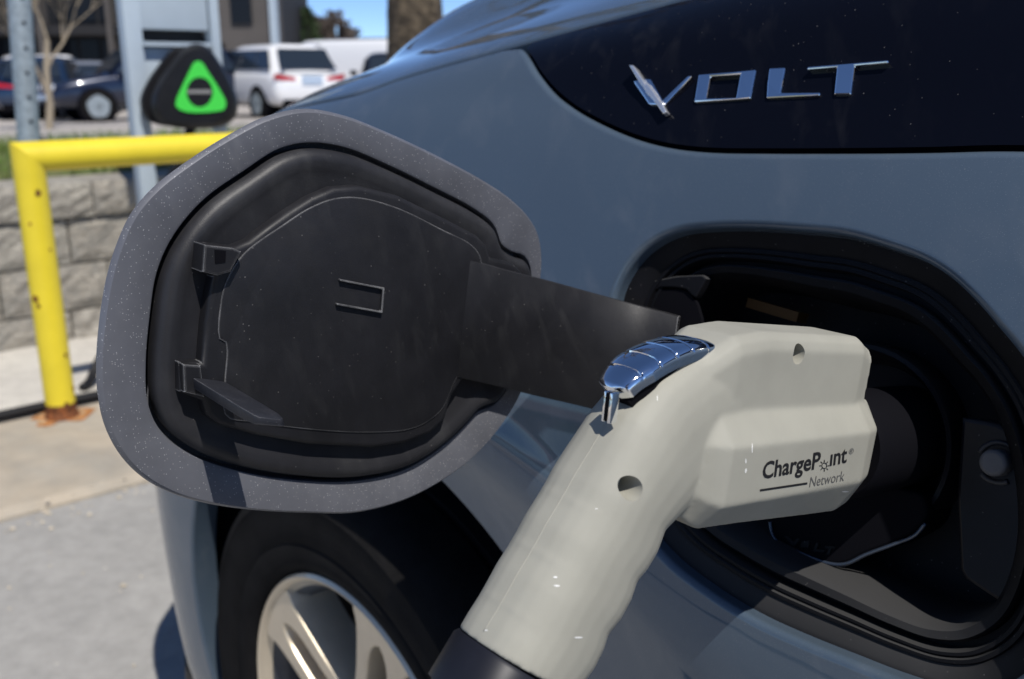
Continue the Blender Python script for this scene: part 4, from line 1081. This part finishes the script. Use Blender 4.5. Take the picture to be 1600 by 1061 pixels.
# ================================================================== THE PLUG
PF = .24
plug = thing('charging_plug', W(PF, .2, .84), 'off-white charging plug with a chrome thumb lever pushed into the port', 'charging plug')
def pl(r, z, g=0): return W(PF+g, r, z)
tmp = MB()
def sweep(path, half, wid, ex=2.6, n=28):
    rings = []
    for i, (r, z) in enumerate(path):
        a = path[max(i-1, 0)]; b = path[min(i+1, len(path)-1)]; t = Vector((b[0]-a[0], b[1]-a[1])).normalized(); nr = Vector((-t.y, t.x))
        ring = []
        for j in range(n):
            th = 2*math.pi*j/n; c, s = math.cos(th), math.sin(th)
            x = half[i]*math.copysign(abs(c)**(2/ex), c); y = wid[i]*math.copysign(abs(s)**(2/ex), s)
            ring.append(pl(r+nr.x*x, z+nr.y*x, y))
        rings.append(ring)
    return rings
gd = Vector((.68, .735)); gp_ = Vector((.735, -.68))
g0 = Vector((.1935, .8512))+gp_*.0262
gpath = [g0-gd*.012]
grip = [g0+gd*t for t in (0, .012, .024, .036, .048, .06, .07)]
grip = [(p.x, p.y) for p in grip]
gl = [(g0.x+gd.x*t, g0.y+gd.y*t) for t in np.linspace(-.001, .074, 18)]
wv = [.0009*math.sin(2*math.pi*(i-2)/5.2) for i in range(18)]
halfs = [.0262+w for w in wv]
gl = [(r+gp_.x*w, z+gp_.y*w) for (r, z), w in zip(gl, wv)]
path = gl+[(.2765, .897), (.288, .9035), (.302, .9065), (.32, .906)]
halfs += [.0300, .0330, .0352, .0370]
wids = [.0225]*18+[.0218, .0205, .0192, .0182]
tmp.rings(sweep(path, halfs, wids, 2.5), True, True, True)
# head: loft along the tilted axis
ax = Vector((math.cos(R_(10.8)), -math.sin(R_(10.8)))); up_ = Vector((math.sin(R_(10.8)), math.cos(R_(10.8)))); H0 = Vector((.33, .895))
def hd(s, h, g): q = H0+ax*s+up_*h; return pl(q.x, q.y, g)
def sect(s, top_h, bt, wt, wl, hb, k=1.0, shelf=.0195, s_low=0):
    half = [(0, top_h), (wt-.005, top_h), (wt, top_h-.006), (wt, shelf+.003), (wl, .003), (wl, -.0215), (wl*.56, -hb), (0, -hb)]
    return [hd(s, h, -g) for g, h in half]+[hd(s, h, g) for g, h in half[-2:0:-1]]
rings = [sect(-.030, .040, 0, .0165, .0185, .018), sect(-.015, .0475, 0, .0175, .022, .033), sect(.0, .049, 0, .018, .0265, .0425), sect(.03, .0485, 0, .0182, .0272, .0432), sect(.06, .0475, 0, .0185, .0275, .0432), sect(.084, .0465, 0, .0185, .0275, .0425)]
# upper latch housing and lower barrel as separate closed lofts joined by the remesh
def loft(sec, S_): tmp.rings([[hd(s, h, g) for g, h in sec(s)] for s in S_], True, True, True)
def upper(s):
    t = .049-.02*s if s > 0 else .049+.12*s
    w = .0178+.008*max(s, 0); b = -.01
    if s > .088: t -= .004; w -= .002
    if s < -.02: w = .0178-(-.02-s)*.16; t = .0445-(-.02-s)*.45
    return [(-w, b), (-w, t-.007), (-w+.002, t-.0025), (-w+.006, t), (w-.006, t), (w-.002, t-.0025), (w, t-.007), (w, b)]
loft(upper, (-.05, -.035, -.02, -.01, 0, .03, .06, .08, .0905, .093))
def lower(s):
    w = .0268; t = .0175; k = 1
    if s < -.03: q_ = min(1, (-.03-s)/.02); k = 1-.42*q_; w = .0268-.010*q_
    if s > .09: q_ = (s-.09)/.012; w -= .003*q_; k = 1-.12*q_
    return [(-w*.62*k, t*k), (-w*k-.0004, .0035*k), (-w*k-.0004, -.0215*k), (-w*.62, -(.0345+.055*max(min(s+.02, .1), 0))*k), (w*.62, -(.0345+.055*max(min(s+.02, .1), 0))*k), (w*k, -.0215*k), (w*k, .0035*k), (w*.62*k, t*k)]
loft(lower, (-.052, -.045, -.038, -.033, -.028, 0, .03, .06, .084, .096, .102))
po = tmp.obj('plug_tmp', M_plug, None)
def evalmesh(o):
    dg = bpy.context.evaluated_depsgraph_get(); dg.update(); return bpy.data.meshes.new_from_object(o.evaluated_get(dg))
md = po.modifiers.new('r', 'REMESH'); md.mode = 'VOXEL'; md.voxel_size = .00085; md.use_smooth_shade = True
ms = po.modifiers.new('s', 'SMOOTH'); ms.factor = .5; ms.iterations = 12
bpy.context.view_layer.update()
me = evalmesh(po); po.modifiers.clear(); po.data = me
# screw holes
cut = MB()
for (x, y), rad in (((992, 766), .0046), ((1258, 556), .0046)):
    P = on_f(x, y, PF-.021); cut.tube([P-F*.02, P+F*.012], rad, 32)
co = cut.obj('cut_tmp', M_plug)
mbo = po.modifiers.new('b', 'BOOLEAN'); mbo.operation = 'DIFFERENCE'; mbo.object = co; mbo.solver = 'EXACT'
bpy.context.view_layer.update()
me = evalmesh(po); po.modifiers.clear()
bpy.data.objects.remove(co); bpy.data.objects.remove(po)
me.transform(Matrix.Translation(-plug.location)); me.name = 'body'
for p in me.polygons: p.use_smooth = True
me.set_sharp_from_angle(angle=R_(55))
while len(me.materials) > 1: me.materials.pop()
pb_ = bpy.data.objects.new('body', me); COL.objects.link(pb_); pb_.parent = plug
pbvh = BVHTree.FromPolygons([v.co+plug.location for v in me.vertices], [tuple(p.vertices) for p in me.polygons])
def onplug(x, y, off=.00015):
    loc, nn, i, d = pbvh.ray_cast(C0, ray(x, y).normalized())
    return None if loc is None else loc+nn*off
for x, y, rad in ((992, 766, .0032), (1258, 556, .003)):
    P = on_f(x, y, PF-.021)+F*.0105
    mb = MB(); mb.tube([P+F*.004, P, P-F*.0006], [rad, rad, rad*.7], 16); mb.obj('screw', M_galv, plug, smooth=True, angle=40)
# moulding seam along the back
pts = []
for t in np.linspace(0.002, .093, 50):
    q = g0+gd*float(t); o_ = pl(q.x-gp_.x*.08, q.y-gp_.y*.08); loc, nn, i, d = pbvh.ray_cast(o_, (D*gp_.x+Z*gp_.y).normalized())
    if loc: pts.append(loc-nn*.00012)
mb = MB(); mb.tube(pts, .00038, 6); mb.obj('moulding_seam', M_plug, plug, smooth=True)
# scuffs: small pale chips
mb = MB(); rnd = random.Random(12)
for x, y, w, h in [(904, 996, 9, 2.2), (868, 902, 6, 2), (932, 795, 4, 1), (1020, 605, 1, 8), (1027, 622, 1, 6), (870, 915, 7, 2), (760, 985, 4, 1.5), (800, 845, 2, 5), (1175, 700, 1, 10), (1165, 735, 2, 5), (1343, 752, 10, 1.5), (1320, 768, 7, 1.5), (1355, 742, 5, 2), (1165, 720, 1.5, 6)]:
    K = 8; ring = [onplug(x+w*math.cos(a)*rnd.uniform(.5, 1), y+h*math.sin(a)*rnd.uniform(.5, 1), .00012) for a in [2*math.pi*i/K for i in range(K)]]
    if all(ring): mb.add(ring, [tuple(range(K))])
mb.obj('scuff', mat('scuffed_plastic', (.74, .74, .72), rough=.5), plug, fixn=False)['kind'] = 'stuff'
# printed lettering
def text_px(s, p0, p1, cap, shear, bold=0, thin=None):
    cu = bpy.data.curves.new('t', 'FONT'); cu.body = s; cu.offset = bold; cu.resolution_u = 3; cu.size = 1
    o = bpy.data.objects.new('t', cu); COL.objects.link(o); bpy.context.view_layer.update()
    m_ = evalmesh(o); xs = [v.co.x for v in m_.vertices]; x0, x1 = min(xs), max(xs)
    p0, p1 = Vector(p0), Vector(p1); V = []
    for v in m_.vertices:
        u = (v.co.x-x0)/(x1-x0); h = v.co.y/.73
        q = p0.lerp(p1, u); q = Vector((q.x+shear*h*cap, q.y-h*cap)); V.append(onplug(q.x, q.y, .0002))
    Fc = [tuple(p.vertices) for p in m_.polygons]; bpy.data.objects.remove(o); return V, Fc
def add_text(*a, name='lettering', m=M_ink, **k):
    V, Fc = text_px(*a, **k)
    if any(p is None for p in V): print('text off plug', a[0]); return
    mb = MB(); mb.add(V, Fc); return mb.obj(name, m, plug, fixn=False)
add_text('ChargeP', (1190, 748), (1280, 731), 27, .12, bold=.022)
add_text('\u0131nt', (1296, 727.5), (1322, 722), 27, .10, bold=.018)
add_text('Network', (1264, 761), (1318, 751), 17, .15, bold=-.004, m=M_ink2)
add_text('\u00ae', (1325.5, 710), (1333, 708.5), 9, .1, m=M_ink2)
mb = MB()
def quad_px(L):
    V = [onplug(x, y, .0002) for x, y in L]
    if all(V): mb.add(V, [tuple(range(len(V)))])
for a, b in zip(np.linspace(0, 1, 9), np.linspace(0, 1, 9)[1:]):
    P = lambda t, o: (1187+74*t, 766-11*t+o)
    quad_px([P(a, 1.6), P(b, 1.6), P(b, -1.6), P(a, -1.6)])
mb.obj('underline', M_ink, plug, fixn=False)
mb = MB(); cx, cy = 1287.5, 727.5
K = 20
for i in range(K):
    a, b = 2*math.pi*i/K, 2*math.pi*(i+1)/K
    quad_px([(cx+3.2*math.cos(a), cy+3.8*math.sin(a)), (cx+3.2*math.cos(b), cy+3.8*math.sin(b)), (cx+4.3*math.cos(b), cy+5*math.sin(b)), (cx+4.3*math.cos(a), cy+5*math.sin(a))])
for i in range(8):
    a = 2*math.pi*i/8; d_ = Vector((math.cos(a), math.sin(a)*1.15)); e = Vector((-d_.y, d_.x))*.7
    quad_px([tuple(Vector((cx, cy))+d_*5+e), tuple(Vector((cx, cy))+d_*8+e*.7), tuple(Vector((cx, cy))+d_*8-e*.7), tuple(Vector((cx, cy))+d_*5-e)])
mb.obj('sun_mark', M_ink, plug, fixn=False)
# chrome thumb lever with ribs
lp = [(953, 608), (968, 588), (990, 570), (1018, 554), (1046, 543), (1072, 537), (1088, 537), (1095, 543)]
lev = resample(catmull([on_f(x, y, PF) for x, y in lp], False, 10), 121, False)
lev2 = [(P.dot(D)+.0008, P.z-.0014) for P in lev]
rings = []; m_ = len(lev2); seglen = (m_-1)/6
for i, (r, z) in enumerate(lev2):
    a = lev2[max(i-1, 0)]; b = lev2[min(i+1, m_-1)]; t = Vector((b[0]-a[0], b[1]-a[1])).normalized(); nr = Vector((-t.y, t.x))
    fr = (i % seglen)/seglen; groove = (.0013*max(0, 1-(1-fr)/.10)+.0013*max(0, 1-fr/.03)+.0006*(1-fr)*0) if 4 < i < m_-5 else 0
    end = min(1, (i+.3)/5, (m_-1-i+.3)/4)**.5
    w_ = .0106*(.72+.28*min(1, i/30))*end; hh = (.0034+.0012*math.sin(math.pi*i/(m_-1)))*(.6+.4*end)-groove; lo = -.0030
    ring = []
    for g, h in [(-1, lo), (-1, 0), (-.97, .35), (-.86, .68), (-.6, .90), (-.25, 1), (.25, 1), (.6, .90), (.86, .68), (.97, .35), (1, 0), (1, lo)]:
        hv = h*hh if h > -.004 and h != lo else lo
        ring.append(pl(r+nr.x*hv, z+nr.y*hv, g*w_))
    rings.append(ring)
mb = MB(); mb.rings(rings, True, True, True); mb.obj('lever', M_chrome, plug, smooth=True, angle=45)
rings = []
for i, (r, z) in enumerate(lev2[1:-1]):
    a = lev2[max(i, 0)]; b = lev2[min(i+2, m_-1)]; t = Vector((b[0]-a[0], b[1]-a[1])).normalized(); nr = Vector((-t.y, t.x))
    w_ = .0090*(.72+.28*min(1, i/30)); rings.append([pl(r+nr.x*h, z+nr.y*h, g) for g, h in [(-w_, -.016), (-w_, -.004), (w_, -.004), (w_, -.016)]])
mb = MB(); mb.rings(rings, True, True, True); mb.obj('lever_base', M_black, plug)
a = on_f(954, 612, PF-.004); b = on_f(949, 660, PF-.004)
ud = (a-b).normalized(); sd_ = ud.cross(F).normalized(); sd_ = sd_ if sd_.dot(D) > 0 else -sd_
for off_, wid_, m_l in ((-.0015, .0011, M_chrome), (0, .0019, M_black), (.0017, .0015, M_chrome)):
    mb = MB(); mb.box((a+b)/2+D*.0006-F*off_*1.0+sd_*0, wid_, .004, (a-b).length*(.98 if m_l is M_chrome else .9), (F, sd_, ud)); mb.obj('lever_prong', m_l, plug, bevel=.0003, smooth=True, angle=40)
# dark boot at the bottom of the grip, then the cable
bt_ = [(g0.x+gd.x*t, g0.y+gd.y*t) for t in (-.0025, -.004, -.022, -.0225, -.028, -.0285, -.05, -.075)]
rings = sweep(bt_, [.0262, .0272, .0274, .0256, .0256, .0268, .024, .016], [.0228, .0238, .024, .022, .022, .0232, .021, .015], 2.5, 36)
mb = MB(); mb.rings(rings, True, True, True); mb.obj('boot', M_boot, plug, smooth=True, angle=40)
e0 = g0-gd*.07
cp_ = [W(PF, e0.x, e0.y), W(PF, e0.x-.05, e0.y-.055), W(PF-.02, e0.x-.11, e0.y-.17), W(PF-.10, e0.x-.15, e0.y-.42), W(PF-.30, e0.x-.20, .14), W(PF-.6, e0.x-.35, .02), W(-.75, -.6, .018), W(-.7, -1.3, .018), W(-.1, -1.7, .018)]
cp_ += [W(1.2, -1.6, .018), W(2.2, -1.5, .018), W(2.6, -1.6, .042), W(3.04, -1.2, .045)]
mb = MB(); mb.tube(catmull(cp_, False, 8), .011, 12); mb.obj('cable', M_rubber, plug, smooth=True)

# ================================================================== unseen photographer, added so its shadow and reflection darken the lower body
per = thing('person', (0, -.45, 0), 'unseen photographer in dark jacket and jeans, added behind the viewpoint to shade the lower car body', 'person')
def skin(name, verts, edges, rad, m, sub=2):
    me = bpy.data.meshes.new(name); me.from_pydata([tuple(Vector(v)-per.location) for v in verts], edges, []); o = bpy.data.objects.new(name, me); COL.objects.link(o); o.parent = per
    md = o.modifiers.new('skin', 'SKIN'); md.use_smooth_shade = True
    for i, r in enumerate(rad): me.skin_vertices[0].data[i].radius = (r, r) if not isinstance(r, tuple) else r
    me.skin_vertices[0].data[0].use_root = True
    o.modifiers.new('sub', 'SUBSURF').levels = sub; o.modifiers['sub'].render_levels = sub
    bpy.context.view_layer.update(); me2 = evalmesh(o); o.modifiers.clear(); o.data = me2
    if not me2.materials: me2.materials.append(m)
    for p in me2.polygons: p.use_smooth = True
    return o
def both(L): return [(-x, y, z) for x, y, z in L]
arm = [(.17, -.38, 1.38), (.25, -.30, 1.13), (.10, -.16, 1.04), (.07, -.11, 1.04)]
leg = [(.09, -.45, .90), (.11, -.41, .50), (.12, -.47, .09), (.13, -.34, .045)]
V = [(0, -.45, .95), (0, -.43, 1.15), (0, -.40, 1.33), (0, -.36, 1.46), (0, -.34, 1.54), (0, -.335, 1.63)]+arm+both(arm)+leg+both(leg)
Ed = [(0, 1), (1, 2), (2, 3), (3, 4), (4, 5), (2, 6), (6, 7), (7, 8), (8, 9), (2, 10), (10, 11), (11, 12), (12, 13), (0, 14), (14, 15), (15, 16), (16, 17), (0, 18), (18, 19), (19, 20), (20, 21)]
rad = [(.15, .11), (.14, .10), (.16, .11), .058, .085, .078]+[.065, .05, .033, .03]*2+[.09, .062, .042, .035]*2
skin('body', V, Ed, rad, mat('skin_tone', (.45, .28, .20), rough=.55))
Vj = [(0, -.45, .98), (0, -.43, 1.15), (0, -.40, 1.33), (0, -.37, 1.42)]+arm[:3]+both(arm[:3])
skin('jacket', Vj, [(0, 1), (1, 2), (2, 3), (2, 4), (4, 5), (5, 6), (2, 7), (7, 8), (8, 9)], [(.17, .125), (.16, .118), (.178, .125), .075]+[.08, .062, .042]*2, mat('dark_jacket', (.02, .022, .03), rough=.85))
Vt = [(0, -.45, .98)]+leg[:3]+both(leg[:3])
skin('jeans', Vt, [(0, 1), (1, 2), (2, 3), (0, 4), (4, 5), (5, 6)], [(.16, .12)]+[.105, .075, .06]*2, mat('denim', (.03, .04, .08), rough=.9))
skin('hair', [(0, -.35, 1.62), (0, -.36, 1.68), (0, -.39, 1.60)], [(0, 1), (0, 2)], [.083, .07, .075], mat('dark_hair', (.02, .014, .01), rough=.6))
for sg in (1, -1):
    for k in range(4):
        a0 = Vector((sg*.072, -.115, 1.055-.017*k)); skin('finger', [a0, a0+Vector((-sg*.004, .03, 0)), a0+Vector((-sg*.022, .045-.003*k, 0))], [(0, 1), (1, 2)], [.009, .0085, .0075], MATS['skin_tone'], 1)
    a0 = Vector((sg*.066, -.13, 1.06)); skin('thumb', [a0, a0+Vector((-sg*.02, .01, .006)), a0+Vector((-sg*.036, .016, .002))], [(0, 1), (1, 2)], [.011, .0095, .0085], MATS['skin_tone'], 1)
hc_ = thing('hand_camera', (0, -.085, 1.035), 'black hand camera held by the unseen added person behind the viewpoint', 'camera')
mb = MB(); mb.box((0, -.085, 1.035), .11, .05, .085); mb.box((0, -.085, 1.085), .045, .045, .03); mb.obj('body', M_boot, hc_, bevel=.006, smooth=True, angle=40)
mb = MB(); mb.tube([(0, -.062, 1.035), (0, -.03, 1.035)], .03, 28); mb.obj('lens', M_boot, hc_, smooth=True, angle=40)
